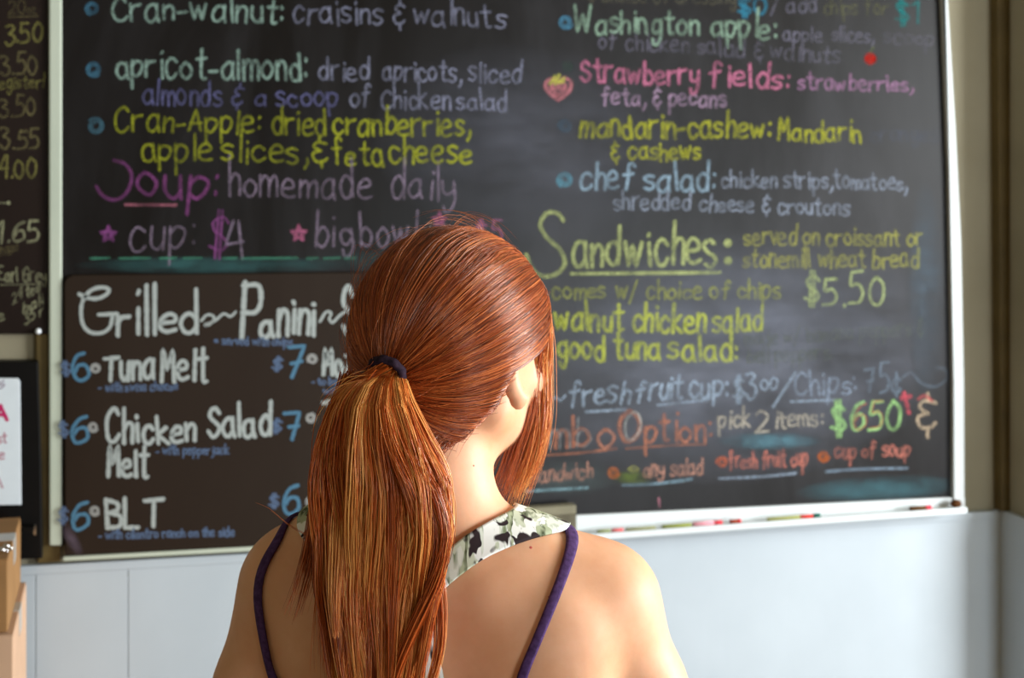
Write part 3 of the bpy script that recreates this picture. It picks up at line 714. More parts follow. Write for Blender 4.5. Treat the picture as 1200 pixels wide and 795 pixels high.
# ------------------------------------------------------------------ the woman, seen from behind
# body space: x to her right... as seen from the camera, y away from the camera, z up; root stands on the floor
X0 = (530-600)/F*1.35
root = empty('person'); root.location = CAM + FW*1.35 + RT*X0; root.location.z = 0; root.rotation_euler = (0, 0, -YAW)
tag(root, 'woman seen from behind with copper ponytail, printed racerback and purple straps, reading the menu', 'person')
bpy.context.view_layer.update()
CAML = np.array([-X0, -1.35, 1.715])
def L(px, py, y=0.0):
    """photo point at body depth y"""
    k = 1.35+y
    return np.array([(px-600)/F*k-X0, y, 1.715-(py-HOR)/F*k])
def child(name, V, Fc, mat, smooth=True, parent=None):
    me = bpy.data.meshes.new(name); me.from_pydata(np.asarray(V).tolist(), [], [tuple(int(i) for i in f) for f in Fc] if not isinstance(Fc, np.ndarray) else Fc.tolist()); me.update()
    if smooth: me.polygons.foreach_set('use_smooth', [True]*len(me.polygons))
    me.materials.append(mat); o = bpy.data.objects.new(name, me); COL.objects.link(o); o.parent = parent or root; return o

class Field:
    def __init__(s, lo, hi, h):
        s.lo = np.array(lo, np.float32); s.h = h; s.n = np.ceil((np.array(hi)-s.lo)/h).astype(int)+1
        s.D = np.full(s.n, .06, np.float32)
    def region(s, lo, hi, pad):
        a = np.clip(np.floor((np.array(lo)-pad-s.lo)/s.h).astype(int), 0, s.n); b = np.clip(np.ceil((np.array(hi)+pad-s.lo)/s.h).astype(int)+1, 0, s.n)
        sl = tuple(slice(i, j) for i, j in zip(a, b))
        ax = [s.lo[k]+s.h*np.arange(a[k], b[k], dtype=np.float32) for k in range(3)]
        return sl, np.meshgrid(*ax, indexing='ij', sparse=True)
    def apply(s, sl, d, k, op='u'):
        A = s.D[sl]
        if op == 'u':
            h = np.maximum(k-np.abs(A-d), 0)/k; s.D[sl] = np.minimum(A, d)-h*h*k*.25
        else:
            d = -d; h = np.maximum(k-np.abs(A-d), 0)/k; s.D[sl] = np.maximum(A, d)+h*h*k*.25
    def ell(s, c, r, k=.02, rot=None, op='u'):
        c = np.array(c, float); m = max(r); sl, (x, y, z) = s.region(c-m, c+m, .05+k)
        P = (x-c[0], y-c[1], z-c[2])
        if rot is not None:
            Rm = np.array(rot.to_matrix() if hasattr(rot, 'to_matrix') else rot)     # columns: local axes
            P = tuple(P[0]*Rm[0, i]+P[1]*Rm[1, i]+P[2]*Rm[2, i] for i in range(3))
        k0 = np.sqrt((P[0]/r[0])**2+(P[1]/r[1])**2+(P[2]/r[2])**2)
        k1 = np.sqrt((P[0]/r[0]**2)**2+(P[1]/r[1]**2)**2+(P[2]/r[2]**2)**2)+1e-6
        s.apply(sl, (k0*(k0-1)/k1).astype(np.float32), k, op)
    def cone(s, a, b, ra, rb, k=.02, op='u'):
        a = np.array(a, float); b = np.array(b, float); m = max(ra, rb)
        sl, (x, y, z) = s.region(np.minimum(a, b)-m, np.maximum(a, b)+m, .05+k)
        d = b-a; t = ((x-a[0])*d[0]+(y-a[1])*d[1]+(z-a[2])*d[2])/(d@d); t = np.clip(t, 0, 1)
        q = np.sqrt((x-a[0]-t*d[0])**2+(y-a[1]-t*d[1])**2+(z-a[2]-t*d[2])**2)-(ra+(rb-ra)*t)
        s.apply(sl, q.astype(np.float32), k, op)
    def mesh(s, D=None):
        D = s.D if D is None else D; ins = D < 0
        c = np.zeros(np.array(D.shape)-1, np.int8)
        for i in (0, 1):
            for j in (0, 1):
                for k in (0, 1): c += ins[i:i+c.shape[0], j:j+c.shape[1], k:k+c.shape[2]]
        act = (c > 0) & (c < 8); idx = -np.ones(c.shape, np.int64); I = np.argwhere(act); idx[act] = np.arange(len(I))
        S = np.zeros((len(I), 3)); W_ = np.zeros(len(I))
        cor = [(i, j, k) for i in (0, 1) for j in (0, 1) for k in (0, 1)]
        val = {q: D[I[:, 0]+q[0], I[:, 1]+q[1], I[:, 2]+q[2]] for q in cor}
        for q in cor:
            for ax in range(3):
                if q[ax]: continue
                p = list(q); p[ax] = 1; p = tuple(p); A, B = val[q], val[p]; m = (A < 0) != (B < 0)
                t = np.where(m, A/(A-B+1e-12), 0); pt = np.tile(np.array(q, float), (len(I), 1)); pt[:, ax] += t
                S[m] += pt[m]; W_[m] += 1
        V = s.lo+s.h*(I+S/W_[:, None]); Fs = []
        for ax in range(3):
            o1, o2 = [a for a in range(3) if a != ax]
            sa = [slice(None)]*3; sb = [slice(None)]*3; sa[ax] = slice(0, -1); sb[ax] = slice(1, None)
            A, B = ins[tuple(sa)], ins[tuple(sb)]
            E = np.argwhere(A != B); E = E[(E[:, o1] > 0) & (E[:, o2] > 0) & (E[:, o1] < D.shape[o1]-1) & (E[:, o2] < D.shape[o2]-1)]
            def g(d1, d2):
                q = E.copy(); q[:, o1] -= d1; q[:, o2] -= d2; return idx[q[:, 0], q[:, 1], q[:, 2]]
            Q = np.stack([g(1, 1), g(0, 1), g(0, 0), g(1, 0)], 1); fl = A[E[:, 0], E[:, 1], E[:, 2]]
            if ax == 1: fl = ~fl
            Q[~fl] = Q[~fl][:, ::-1]; Fs.append(Q)
        return V, np.concatenate(Fs)

HR = Matrix.Rotation(R(-33), 3, 'Z')                       # the head is turned to her right
HC = np.array([0.0, 0.004, 0.0])
HRn = np.array(HR)
def H_(x, y, z): return HRn@np.array([x, y, 0])+HC+np.array([0, 0, z])
fd = Field((-.33, -.19, -.01), (.33, .25, 1.70), .0042)
# legs, hips, trunk
for s in (-1, 1):
    fd.cone((s*.088, .0, .86), (s*.09, .01, .50), .088, .056, .02); fd.cone((s*.09, .01, .50), (s*.095, -.015, .10), .053, .034, .02)
    fd.ell((s*.091, -.022, .38), (.045, .048, .11), .03); fd.cone((s*.095, -.03, .045), (s*.105, .12, .03), .036, .028, .02)
    fd.ell((s*.075, -.055, .90), (.085, .075, .095), .04)
fd.ell((0, 0, .96), (.165, .105, .12), .05)
fd.ell((0, .008, 1.08), (.128, .088, .16), .05)
fd.ell((0, .012, 1.20), (.150, .094, .155), .05)
fd.cone((-.105, .0, 1.295), (.10, .0, 1.285), .062, .062, .04)
fd.ell((0, -.02, 1.30), (.13, .07, .075), .04)
for s in (-1, 1): fd.ell((s*.07, .085, 1.20), (.055, .05, .055), .03)
# shoulders and neck
fd.cone((-.028, -.022, 1.42), (-.145, -.008, 1.325), .034, .034, .055); fd.cone((.012, -.022, 1.372), (.140, -.008, 1.306), .028, .036, .035)
fd.cone((-.013, -.012, 1.33), (-.014, .002, 1.51), .056, .0475, .025)
fd.cone((-.148, 0, 1.305), (-.180, 0, 1.215), .052, .045, .035); fd.cone((.146, 0, 1.292), (.176, 0, 1.205), .051, .045, .035)
for s in (-1, 1): fd.ell((s*.085, -.062, 1.235), (.052, .030, .078), .035, Matrix.Rotation(R(s*12), 3, 'Y'))
fd.cone((-.006, -.118, 1.33), (-.004, -.112, .98), .010, .014, .05, 's')
fd.cone((.012, .09, 1.355), (.012, .10, 1.35), .018, .014, .03, 's')
# arms and hands
for s in (-1, 1):
    fd.cone((s*.178, 0, 1.21), (s*.203, -.012, 1.03), .044, .036, .02); fd.cone((s*.203, -.012, 1.03), (s*.222, .045, .81), .036, .024, .015)
    fd.ell((s*.210, .002, .97), (.036, .038, .06), .02)
    fd.ell((s*.226, .062, .755), (.015, .036, .048), .012)
    for j, (dy, ln) in enumerate(((.030, .072), (.010, .080), (-.010, .074), (-.029, .058))):
        a = np.array((s*.228, .064+dy, .715)); b = a+np.array((-s*.004, .006, -ln*.5)); c = b+np.array((-s*.018, .004, -ln*.42))
        fd.cone(a, b, .0088, .0082, .004); fd.cone(b, c, .0082, .0068, .003)
    a = np.array((s*.220, .092, .775)); b = a+np.array((-s*.012, .024, -.035)); fd.cone(a, b, .012, .0095, .008); fd.cone(b, b+np.array((-s*.008, .004, -.028)), .0095, .0075, .003)
# head
fd.ell(H_(0, .000, 1.548), (.072, .090, .086), .02, HR)
fd.ell(H_(0, .034, 1.495), (.056, .058, .074), .02, HR)
fd.cone(H_(-.048, .0, 1.480), H_(-.012, .078, 1.443), .015, .015, .018); fd.cone(H_(.048, .0, 1.480), H_(.012, .078, 1.443), .015, .015, .018)
fd.ell(H_(0, .082, 1.441), (.020, .014, .015), .015, HR)
fd.cone(H_(0, .090, 1.528), H_(0, .107, 1.497), .006, .0095, .012)
for s in (-1, 1):
    fd.ell(H_(s*.010, .098, 1.494), (.007, .008, .006), .006, HR)
    fd.ell(H_(s*.031, .104, 1.531), (.017, .014, .011), .012, HR, 's')
    fd.ell(H_(s*.031, .0795, 1.5385), (.014, .0125, .0062), .005, HR); fd.ell(H_(s*.031, .079, 1.5225), (.0135, .0125, .0055), .005, HR)
    fd.ell(H_(s*.038, .070, 1.500), (.022, .02, .02), .02, HR)
fd.ell(H_(0, .092, 1.466), (.021, .010, .0055), .008, HR); fd.ell(H_(0, .091, 1.459), (.018, .010, .006), .006, HR)
for s in (-1, 1):      # ears
    er_ = Matrix.Rotation(R(-33), 3, 'Z')@Matrix.Rotation(R(s*-28), 3, 'Z')@Matrix.Rotation(R(12), 3, 'X')
    fd.ell(H_(s*.080, -.012, 1.517), (.0065, .0170, .031), .006, er_)
    fd.ell(H_(s*.077, -.006, 1.493), (.0062, .009, .010), .006, er_)
    fd.ell(H_(s*.089, -.004, 1.519), (.0085, .011, .021), .004, er_, 's')
V, Q = fd.mesh()
# relax the grid steps a little
nb = np.zeros_like(V); cnt = np.zeros(len(V))
for _ in range(5):
    nb[:] = 0; cnt[:] = 0
    for k in range(4):
        a, b = Q[:, k], Q[:, (k+1) % 4]
        for d in range(3): nb[:, d] += np.bincount(a, V[b, d], len(V))+np.bincount(b, V[a, d], len(V))
        cnt += np.bincount(a, minlength=len(V))+np.bincount(b, minlength=len(V))
    V = V+.5*(nb/cnt[:, None]-V)

def m_skin():
    t = NT('skin'); n = t.noise(18, 5, .6); f_ = t.noise(90, 5, .65)
    c = t.ramp(n, [(.3, srgb(218, 160, 120)), (.72, srgb(232, 180, 144))])
    c = t.mix(t.math('MULTIPLY', f_, .18), c, srgb(206, 130, 96))
    t.base(c, .5, .26); t.b.inputs['Subsurface Weight'].default_value = .35; t.b.inputs['Subsurface Scale'].default_value = .012
    t.b.inputs['Subsurface Radius'].default_value = (1.0, .35, .18)
    t.bump(t.noise(420, 4, .6), .10, .0006); return t.m
skin = m_skin()
body = child('body', V, Q, skin)
bvh = BVHTree.FromPolygons([tuple(v) for v in V], [tuple(int(i) for i in q) for q in Q])
def hit(px, py):
    d = Vector(((px-600)/F, 1, -(py-HOR)/F)).normalized(); o = Vector(CAML)
    h = bvh.ray_cast(o, d); return h[0], h[1]
def snap(p, off):
    c, n, i, d = bvh.find_nearest(Vector(p)); return np.array(c+n*off)

# clothing shells cut from the same volume
def shell(name, zlo, zhi, off, mat, front=None):
    D = fd.D-off; z = fd.lo[2]+fd.h*np.arange(fd.n[2]); x = fd.lo[0]+fd.h*np.arange(fd.n[0]); y = fd.lo[1]+fd.h*np.arange(fd.n[1])
    D = np.maximum(D, (z-zhi)[None, None, :]); D = np.maximum(D, (zlo-z)[None, None, :]); return D
def m_cloth(name, a, b, scale=220, rough=.85):
    t = NT(name); w_ = t.noise(scale, 3); t.base(t.ramp(w_, [(.35, srgb(*a)), (.65, srgb(*b))]), rough, .15); t.bump(w_, .4, .0008); return t.m
def m_print():
    """palm-leaf print: white ground, fans of grey-green blades, dark gaps between"""
    t = NT('palm_print'); c = srgb(232, 232, 226)
    for rot, loc, la, lb, off in ((38, (0, 0, 0), (104, 114, 88), (196, 202, 178), .53), (-32, (2, 1, 5), (120, 132, 100), (214, 218, 204), .54), (75, (7, 3, 1), (70, 78, 50), (170, 178, 146), .57)):
        patch = t.noise(34, 2, .5, t.mapping((1, .7, .34), (0, R(rot), 0), loc), .9)
        blade = t.noise(120, 2, .5, t.mapping((1, .6, .14), (0, R(rot), 0), loc), .4)
        leaf = t.mix(t.ramp(blade, [(.42, (0,0,0,1)), (.56, (1,1,1,1))]), srgb(*la), srgb(*lb))
        edge = t.math('ADD', patch, t.math('MULTIPLY', t.math('SUBTRACT', blade, .5), .35))
        c = t.mix(t.ramp(edge, [(off, (0,0,0,1)), (off + .02, (1,1,1,1))]), c, leaf)
    dk = t.noise(60, 2, .5, t.mapping((1, 1, .22), (0, R(-50), 0), (3, 1, 2)), .8); pd = t.noise(22, 1, .5, t.mapping((1, 1, 1), (0, 0, 0), (9, 9, 9)))
    c = t.mix(t.ramp(t.math('ADD', dk, t.math('MULTIPLY', pd, .6)), [(.91, (0,0,0,1)), (.94, (1,1,1,1))]), c, srgb(44, 32, 34)); t.base(c, .8, .2)
    t.bump(t.noise(500, 2), .2, .0005); return t.m
printed = m_print(); purple = m_cloth('purple_cotton', (62, 40, 78), (84, 58, 104)); denim = m_cloth('denim', (44, 58, 84), (60, 76, 104)); shoe_m = m_cloth('canvas_shoe', (36, 34, 34), (50, 48, 48))
def cloth(name, D, mat, xcut=None):
    v, q = fd.mesh(D)
    return child(name, v, q, mat)
xs = (fd.lo[0]+fd.h*np.arange(fd.n[0]))[:, None, None]; zs = (fd.lo[2]+fd.h*np.arange(fd.n[2]))[None, None, :]; ys = (fd.lo[1]+fd.h*np.arange(fd.n[1]))[None, :, None]
arm_cut = np.abs(xs)-(.168-.10*np.clip(1.0-zs, 0, .0)+np.zeros_like(zs))
cloth('printed_top', np.maximum(np.maximum(shell('t', .93, 1.27, .005, None), arm_cut), zs-(1.19+np.clip(ys, 0, .07))), printed)
cloth('jeans', np.maximum(shell('j', .09, 1.0, .004, None), np.abs(xs)-.19), denim)
cloth('shoes', shell('s', -.0, .085, .008, None), shoe_m)

def band(name, A, B, rows, off, thick, mat, n=60):
    """strip of cloth lying on the skin between two guide lines"""
    def res(P):
        P = np.array(P, float); d = np.r_[0, np.cumsum(np.linalg.norm(np.diff(P, axis=0), axis=1))]; s = np.linspace(0, d[-1], n)
        return np.stack([np.interp(s, d, P[:, k]) for k in range(3)], 1)
    A, B = res(A), res(B); V_ = []; nr = rows+1
    for i in range(n):
        for j in range(nr):
            t = j/rows; V_.append(snap(A[i]*(1-t)+B[i]*t, off+thick*.35*math.sin(math.pi*t)))
    V_ = np.array(V_).reshape(n, nr, 3)
    for _ in range(3): V_[1:-1] = V_[1:-1]*.5+.25*(V_[2:]+V_[:-2])
    V_ = V_.reshape(-1, 3); Fq = [(i*nr+j, (i+1)*nr+j, (i+1)*nr+j+1, i*nr+j+1) for i in range(n-1) for j in range(rows)]
    o = child(name, V_, Fq, mat); m = o.modifiers.new('thickness', 'SOLIDIFY'); m.thickness = thick; m.offset = 0
    return o
def hits(P):
    out = []
    for p in P:
        h, nrm = hit(*p)
        if h is None: print('MISS', p); h = Vector(L(p[0], p[1], 0))
        out.append(np.array(h))
    return out
def m3(*P): return [np.array(p, float) for p in P]
# purple straps: right and left, over the shoulder to the front
rA = hits([(604, 794), (632, 728), (652, 676), (664, 632)]); rB = hits([(616, 794), (642, 732), (663, 680), (678, 634)])
lo_r = m3((.050, -.11, 1.19)); fr_r = m3((.100, .02, 1.38), (.090, .08, 1.32), (.075, .13, 1.24), (.072, .15, 1.21))
band('purple_strap', [lo_r[0]]+rA+[p+np.array([-.003, 0, 0]) for p in fr_r], [lo_r[0]+np.array([.010, 0, 0])]+rB+[p+np.array([.009, 0, 0]) for p in fr_r], 4, .003, .0022, purple)
lA = hits([(316, 794), (304, 730), (300, 690), (308, 658), (326, 634)]); lB = hits([(325, 794), (312, 730), (308, 690), (316, 660), (334, 636)])
fr_l = m3((-.150, .02, 1.38), (-.125, .08, 1.32), (-.095, .13, 1.24), (-.09, .15, 1.21))
band('purple_strap', m3((-.150, -.1, 1.19))+lA+fr_l, m3((-.142, -.1, 1.19))+lB+[p+np.array([.008, 0, 0]) for p in fr_l], 4, .003, .0022, purple)
# printed racerback halves running up from the spine over each shoulder
uA = hits([(500, 672), (520, 648), (548, 624), (580, 608), (600, 602)]); uB = hits([(503, 706), (530, 682), (566, 656), (604, 640), (640, 630), (662, 627)])
f1 = m3((.055, .045, 1.375), (.040, .10, 1.32), (.03, .14, 1.24), (.03, .15, 1.20)); f2 = m3((.112, .03, 1.35), (.090, .10, 1.31), (.085, .13, 1.24), (.085, .15, 1.20))
band('racerback_panel', m3((-.045, -.12, 1.20), (-.04, -.12, 1.27))+uA+f1, m3((.0, -.12, 1.20), (-.005, -.12, 1.255))+uB+f2, 12, .0045, .0025, printed, 70)
vA = hits([(470, 672), (430, 650), (395, 618), (382, 606)]); vB = hits([(462, 706), (420, 690), (372, 650), (350, 626)])
g1 = m3((-.085, .05, 1.40), (-.060, .10, 1.32), (-.04, .14, 1.24), (-.04, .15, 1.20)); g2 = m3((-.135, .03, 1.39), (-.11, .10, 1.31), (-.09, .13, 1.24), (-.09, .15, 1.20))
band('racerback_panel', m3((-.035, -.12, 1.20), (-.04, -.12, 1.27))+vA+g1, m3((-.08, -.12, 1.20), (-.075, -.12, 1.255))+vB+g2, 12, .0048, .0025, printed, 70)
# small marks on the skin
for (px, py, r_, rgb) in ((555, 546, .0008, (110, 62, 44)), (622, 642, .0014, (190, 84, 72)), (643, 700, .0008, (190, 110, 84))):
    h, nn = hit(px, py)
    if h is None: continue
    q = nn.to_track_quat('Z', 'Y'); n_ = 10
    VV = [h+nn*.0006]+[h+q@Vector((r_*math.cos(i/n_*6.283), r_*math.sin(i/n_*6.283), .0001)) for i in range(n_)]
    child('mole', [tuple(v) for v in VV], [(0, 1+i, 1+(i+1) % n_) for i in range(n_)], simple('mole_%d' % px, rgb, .6, .2))
# face: eyes, brows, lips
def blob(name, c, r, mat, rot=HR, seg=20):
    bm = bmesh.new(); bmesh.ops.create_uvsphere(bm, u_segments=seg, v_segments=seg//2, radius=1)
    for v in bm.verts: v.co = Vector(c)+rot@Vector((v.co.x*r[0], v.co.y*r[1], v.co.z*r[2]))
    me = bpy.data.meshes.new(name); bm.to_mesh(me); bm.free(); me.polygons.foreach_set('use_smooth', [True]*len(me.polygons)); me.materials.append(mat)
    o = bpy.data.objects.new(name, me); COL.objects.link(o); o.parent = root; return o
eye_m = simple('eye_white', (228, 224, 220), .1, .6, .02); iris_m = simple('iris', (80, 96, 80), .1, .6); lip_m = simple('lips', (196, 104, 96), .4, .4); pup = simple('pupil', (8, 8, 8), .1)
for s in (-1, 1):
    e = blob('eye', H_(s*.031, .0775, 1.531), (.0115, .0115, .0105), eye_m)
    i_ = blob('iris', H_(s*.031, .0878, 1.531), (.0052, .0022, .0052), iris_m); i_.parent = e
    p_ = blob('pupil', H_(s*.031, .0895, 1.531), (.0024, .001, .0024), pup); p_.parent = e
for s in (-1, 1): blob('eyebrow', H_(s*.032, .0905, 1.5475), (.015, .0028, .0022), simple('brow_hair', (120, 60, 26), .7), HR)
blob('lips', H_(0, .1000, 1.4625), (.019, .0035, .0052), lip_m)
# ------------------------------------------------------------------ hair
def m_hair(name, dark, mid, light, rough=.30, spec=.7):
    t = NT(name); a = t.n('ShaderNodeAttribute', attribute_name='tone')
    n = t.noise(60, 3, .6, t.mapping((1, 1, .2)))
    f_ = t.math('ADD', a.outputs['Fac'], t.math('MULTIPLY', t.math('SUBTRACT', n, .5), .35), True)
    c = t.ramp(f_, [(.05, srgb(*dark)), (.5, srgb(*mid)), (.95, srgb(*light))])
    t.base(c, rough, spec); t.l(t.mix(.65, c, (1, .88, .74, 1)), t.b.inputs['Specular Tint']); return t.m
hair_m = m_hair('copper_hair', (74, 22, 6), (160, 66, 20), (224, 130, 66), .30, 1.0)
tail_m = m_hair('golden_copper_hair', (104, 38, 10), (204, 94, 32), (248, 182, 100), .3, .7)
HZ = 1.547; HA, HB, HT, HL = .0905, .1085, .104, .135
def hsurf(d, k=1.0):
    """point on the hair volume in direction d (head space unit vectors, N x 3)"""
    d = np.atleast_2d(d); rz = np.where(d[:, 2] > 0, HT, HL)
    r = 1/np.sqrt((d[:, 0]/HA)**2+(d[:, 1]/HB)**2+(d[:, 2]/rz)**2)
    P = d*(r*k)[:, None] if not np.isscalar(k) else d*(r*k)[:, None]
    return P
def toworld(P):
    Q_ = P.copy(); Q_[:, :2] = P[:, :2]@HRn[:2, :2].T; Q_[:, 0] += HC[0]; Q_[:, 1] += HC[1]-.004; Q_[:, 2] += HZ; return Q_
def hairline(al):
    """height of the hairline (relative to HZ) by angle from the back of the head, 0..pi"""
    a = np.abs(al); return np.interp(a, np.radians([0, 25, 50, 72, 88, 100, 120, 150, 180]), [-.112, -.108, -.084, -.050, -.002, .008, .004, .040, .056])
def dirof(al, z):
    """unit direction at azimuth al (0 back, + towards her right) reaching height z on the hair volume"""
    al = np.asarray(al, float); z = np.asarray(z, float); rz = np.where(z > 0, HT, HL)
    rho = np.sqrt(np.clip(1-(z/rz)**2, 0, 1)); h = 1/np.sqrt((np.sin(al)/HA)**2+(np.cos(al)/HB)**2)
    P = np.stack([np.sin(al)*h*rho, -np.cos(al)*h*rho, z], -1); return P/np.linalg.norm(P, axis=-1, keepdims=True)
TIE = dirof(np.array([0.02]), np.array([-.028]))[0]
def slerp(a, b, t):
    w = np.arccos(np.clip((a*b).sum(-1), -1, 1))[:, None, None]; s = np.sin(w)+1e-9
    return (np.sin((1-t)*w)/s)*a[:, None]+(np.sin(t*w)/s)*b[:, None]
def strands_mesh(name, P, rad, tone, mat, sides=3, flat=1.0):
    """P: N x T x 3 centre lines, rad: N x T, tone: N x T"""
    N, T = P.shape[:2]; tg = np.gradient(P, axis=1); tg /= np.linalg.norm(tg, axis=2, keepdims=True)+1e-9
    ref = rng.normal(0, 1, (N, 1, 3)); u = np.cross(tg, ref); u /= np.linalg.norm(u, axis=2, keepdims=True)+1e-9; v = np.cross(tg, u)
    ang = np.arange(sides)/sides*2*np.pi
    V_ = P[:, :, None]+rad[:, :, None, None]*(np.cos(ang)[None, None, :, None]*u[:, :, None]+np.sin(ang)[None, None, :, None]*v[:, :, None])
    i = np.arange(N)[:, None, None]*T*sides+np.arange(T-1)[None, :, None]*sides; k = np.arange(sides)[None, None]; k2 = (k+1) % sides
    Fq = np.stack(np.broadcast_arrays(i+k, i+k2, i+sides+k2, i+sides+k), -1).reshape(-1, 4)
    V_ = V_.reshape(-1, 3); me = bpy.data.meshes.new(name)
    me.vertices.add(len(V_)); me.vertices.foreach_set('co', V_.astype(np.float32).ravel()); me.loops.add(Fq.size); me.loops.foreach_set('vertex_index', Fq.astype(np.int32).ravel())
    me.polygons.add(len(Fq)); me.polygons.foreach_set('loop_start', np.arange(0, Fq.size, 4, dtype=np.int32)); me.polygons.foreach_set('use_smooth', np.ones(len(Fq), bool)); me.update(calc_edges=True)
    at = me.attributes.new('tone', 'FLOAT', 'POINT'); at.data.foreach_set('value', np.repeat(tone.reshape(-1), sides).astype(np.float32))
    me.materials.append(mat); o = bpy.data.objects.new(name, me); COL.objects.link(o); o.parent = root; o['kind'] = 'stuff'; return o
# scalp cap under the strands
na, nz = 96, 22; CV = []
for i in range(na):
    al = -math.pi+2*math.pi*i/na; z0 = float(hairline(al)); d0 = dirof(al, z0)[None]; top = np.array([[0, .25, 1.]]); top /= np.linalg.norm(top)
    t = np.linspace(0, 1, nz)**1.1; D_ = slerp(d0, top, t[None, :, None])[0]
    kk = .975-.13*np.clip(1-t/.10, 0, 1)
    CV.append(toworld(hsurf(D_)*kk[:, None]))
CV = np.array(CV).reshape(-1, 3); CF = [(i*nz+j, ((i+1) % na)*nz+j, ((i+1) % na)*nz+j+1, i*nz+j+1) for i in range(na) for j in range(nz-1)]
cap_o = child('hair', CV, CF, hair_m)
at = cap_o.data.attributes.new('tone', 'FLOAT', 'POINT'); at.data.foreach_set('value', np.full(len(CV), .12, np.float32))

# strands combed back to the tie
def combed(N, low, klo, khi, T=16):
    al = rng.uniform(-math.pi, math.pi, N)
    edge = rng.random(N) < low
    z0 = hairline(al); z = np.where(edge, z0+rng.normal(0, .0015, N), z0+(.100-z0)*rng.random(N)**.8)
    d0 = dirof(al, z); t = np.linspace(0, 1, T)[None, :, None]
    D_ = slerp(d0, np.tile(TIE, (N, 1)), t)
    # hair sags a little on its way and gathers in locks
    lock = rng.integers(0, 160, N); la = rng.normal(0, 1, (160, 3))
    t1 = t[:, :, 0]; sag = np.sin(np.pi*t1)*.06
    D_[:, :, 2] -= sag*(np.abs(D_[:, :, 2]) < .8); bend = np.sin(np.pi*t1)[:, :, None]
    D_ += bend*(rng.normal(0, .012, (N, 1, 3))); D_ /= np.linalg.norm(D_, axis=2, keepdims=True)
    k = rng.uniform(klo, khi, N)[:, None]*np.ones((1, T)); k -= .12*np.clip(1-t1/.12, 0, 1)*(edge[:, None])
    ph = (al*23+z*160)[:, None]; k += .007*np.sin(ph+t1*1.5)*np.sin(np.pi*np.clip(t1*1.2, 0, 1))
    k -= .03*np.clip((t1-.9)/.1, 0, 1)
    P = hsurf(D_.reshape(-1, 3)).reshape(N, T, 3)*k[:, :, None]
    P = toworld(P.reshape(-1, 3)).reshape(N, T, 3)
    tone = np.clip(rng.normal(.42, .22, N)[:, None]+.10*np.sin(ph)+0*t1, .02, 1)
    return P, tone
P, tone = combed(10000, .45, .985, 1.012)
rad = np.full(P.shape[:2], .00034); rad[:, 0] = .0001
strands_mesh('hair_strands', P, rad, tone, hair_m)
# flyaways over the crown
P, tone = combed(150, .1, 1.0, 1.02, 14)
u_ = np.linspace(0, 1, 14)[None, :, None]; P = P+np.sin(np.pi*u_)*np.abs(rng.normal(0, .006, (150, 1, 1)))*(P-np.array([0, 0, 1.54]))/.1
strands_mesh('flyaway_hair', P, np.full(P.shape[:2], .00016), np.clip(tone+.2, 0, 1), hair_m)

# the ponytail: gathered at the tie, falling over the back
tie_p = toworld((hsurf(TIE[None])*1.0))[0]; print('tie', tie_p, 'photo', L(455, 432, tie_p[1]))
def pt(px, py, y): return L(px, py, y)
rows = [(434, 455, 15, -.094, .012), (448, 444, 30, -.114, .018), (470, 438, 40, -.128, .024), (510, 440, 51, -.134, .028), (560, 448, 63, -.136, .028), (620, 449, 70, -.135, .025), (690, 446, 68, -.135, .022), (760, 446, 60, -.138, .020), (830, 445, 48, -.140, .017), (900, 442, 42, -.142, .013), (960, 440, 26, -.142, .008)]
RC = np.array([pt(c, py, y) for (py, c, w_, y, th) in rows]); RW = np.array([w_*(1.35+y)/F for (py, c, w_, y, th) in rows]); RTh = np.array([r[4] for r in rows])
cum = np.r_[0, np.cumsum(np.linalg.norm(np.diff(RC, axis=0), axis=1))]; cum /= cum[-1]
def tail(N, T, a, b, end, wave=.004, T0=0):
    s = np.linspace(0, 1, T)[None]*end[:, None]
    C = np.stack([np.interp(s, cum, RC[:, k]) for k in range(3)], -1); w_ = np.interp(s, cum, RW); th = np.interp(s, cum, RTh)
    rr = 1.0
    P = C.copy(); P[..., 0] += a[:, None]*w_; P[..., 1] -= b[:, None]*th
    ph = rng.uniform(0, 6.28, (N, 1)); fr = rng.uniform(4, 9, (N, 1))
    P[..., 0] += wave*np.sin(ph+fr*s)*np.clip(s*4, 0, 1); P[..., 1] += wave*.5*np.sin(ph*1.7+fr*s*.8)*np.clip(s*4, 0, 1)
    return P, s
def disc(N, nl, spread):
    """strands bunched in nl locks"""
    ra = np.sqrt(rng.random(nl)); an = rng.uniform(0, 2*np.pi, nl); ca, cb = ra*np.cos(an), ra*np.sin(an); k = rng.integers(0, nl, N)
    return ca[k]+rng.normal(0, spread, N), cb[k]+rng.normal(0, spread, N), k
NL = 130; N = 9500; a, b, k = disc(N, NL, .085); le = rng.uniform(.60, .98, NL)[k]*rng.uniform(.9, 1.0, N)
a = np.clip(a, -1.02, 1.02); b = np.clip(b, -1, 1)
P, s = tail(N, 26, a, b, le)
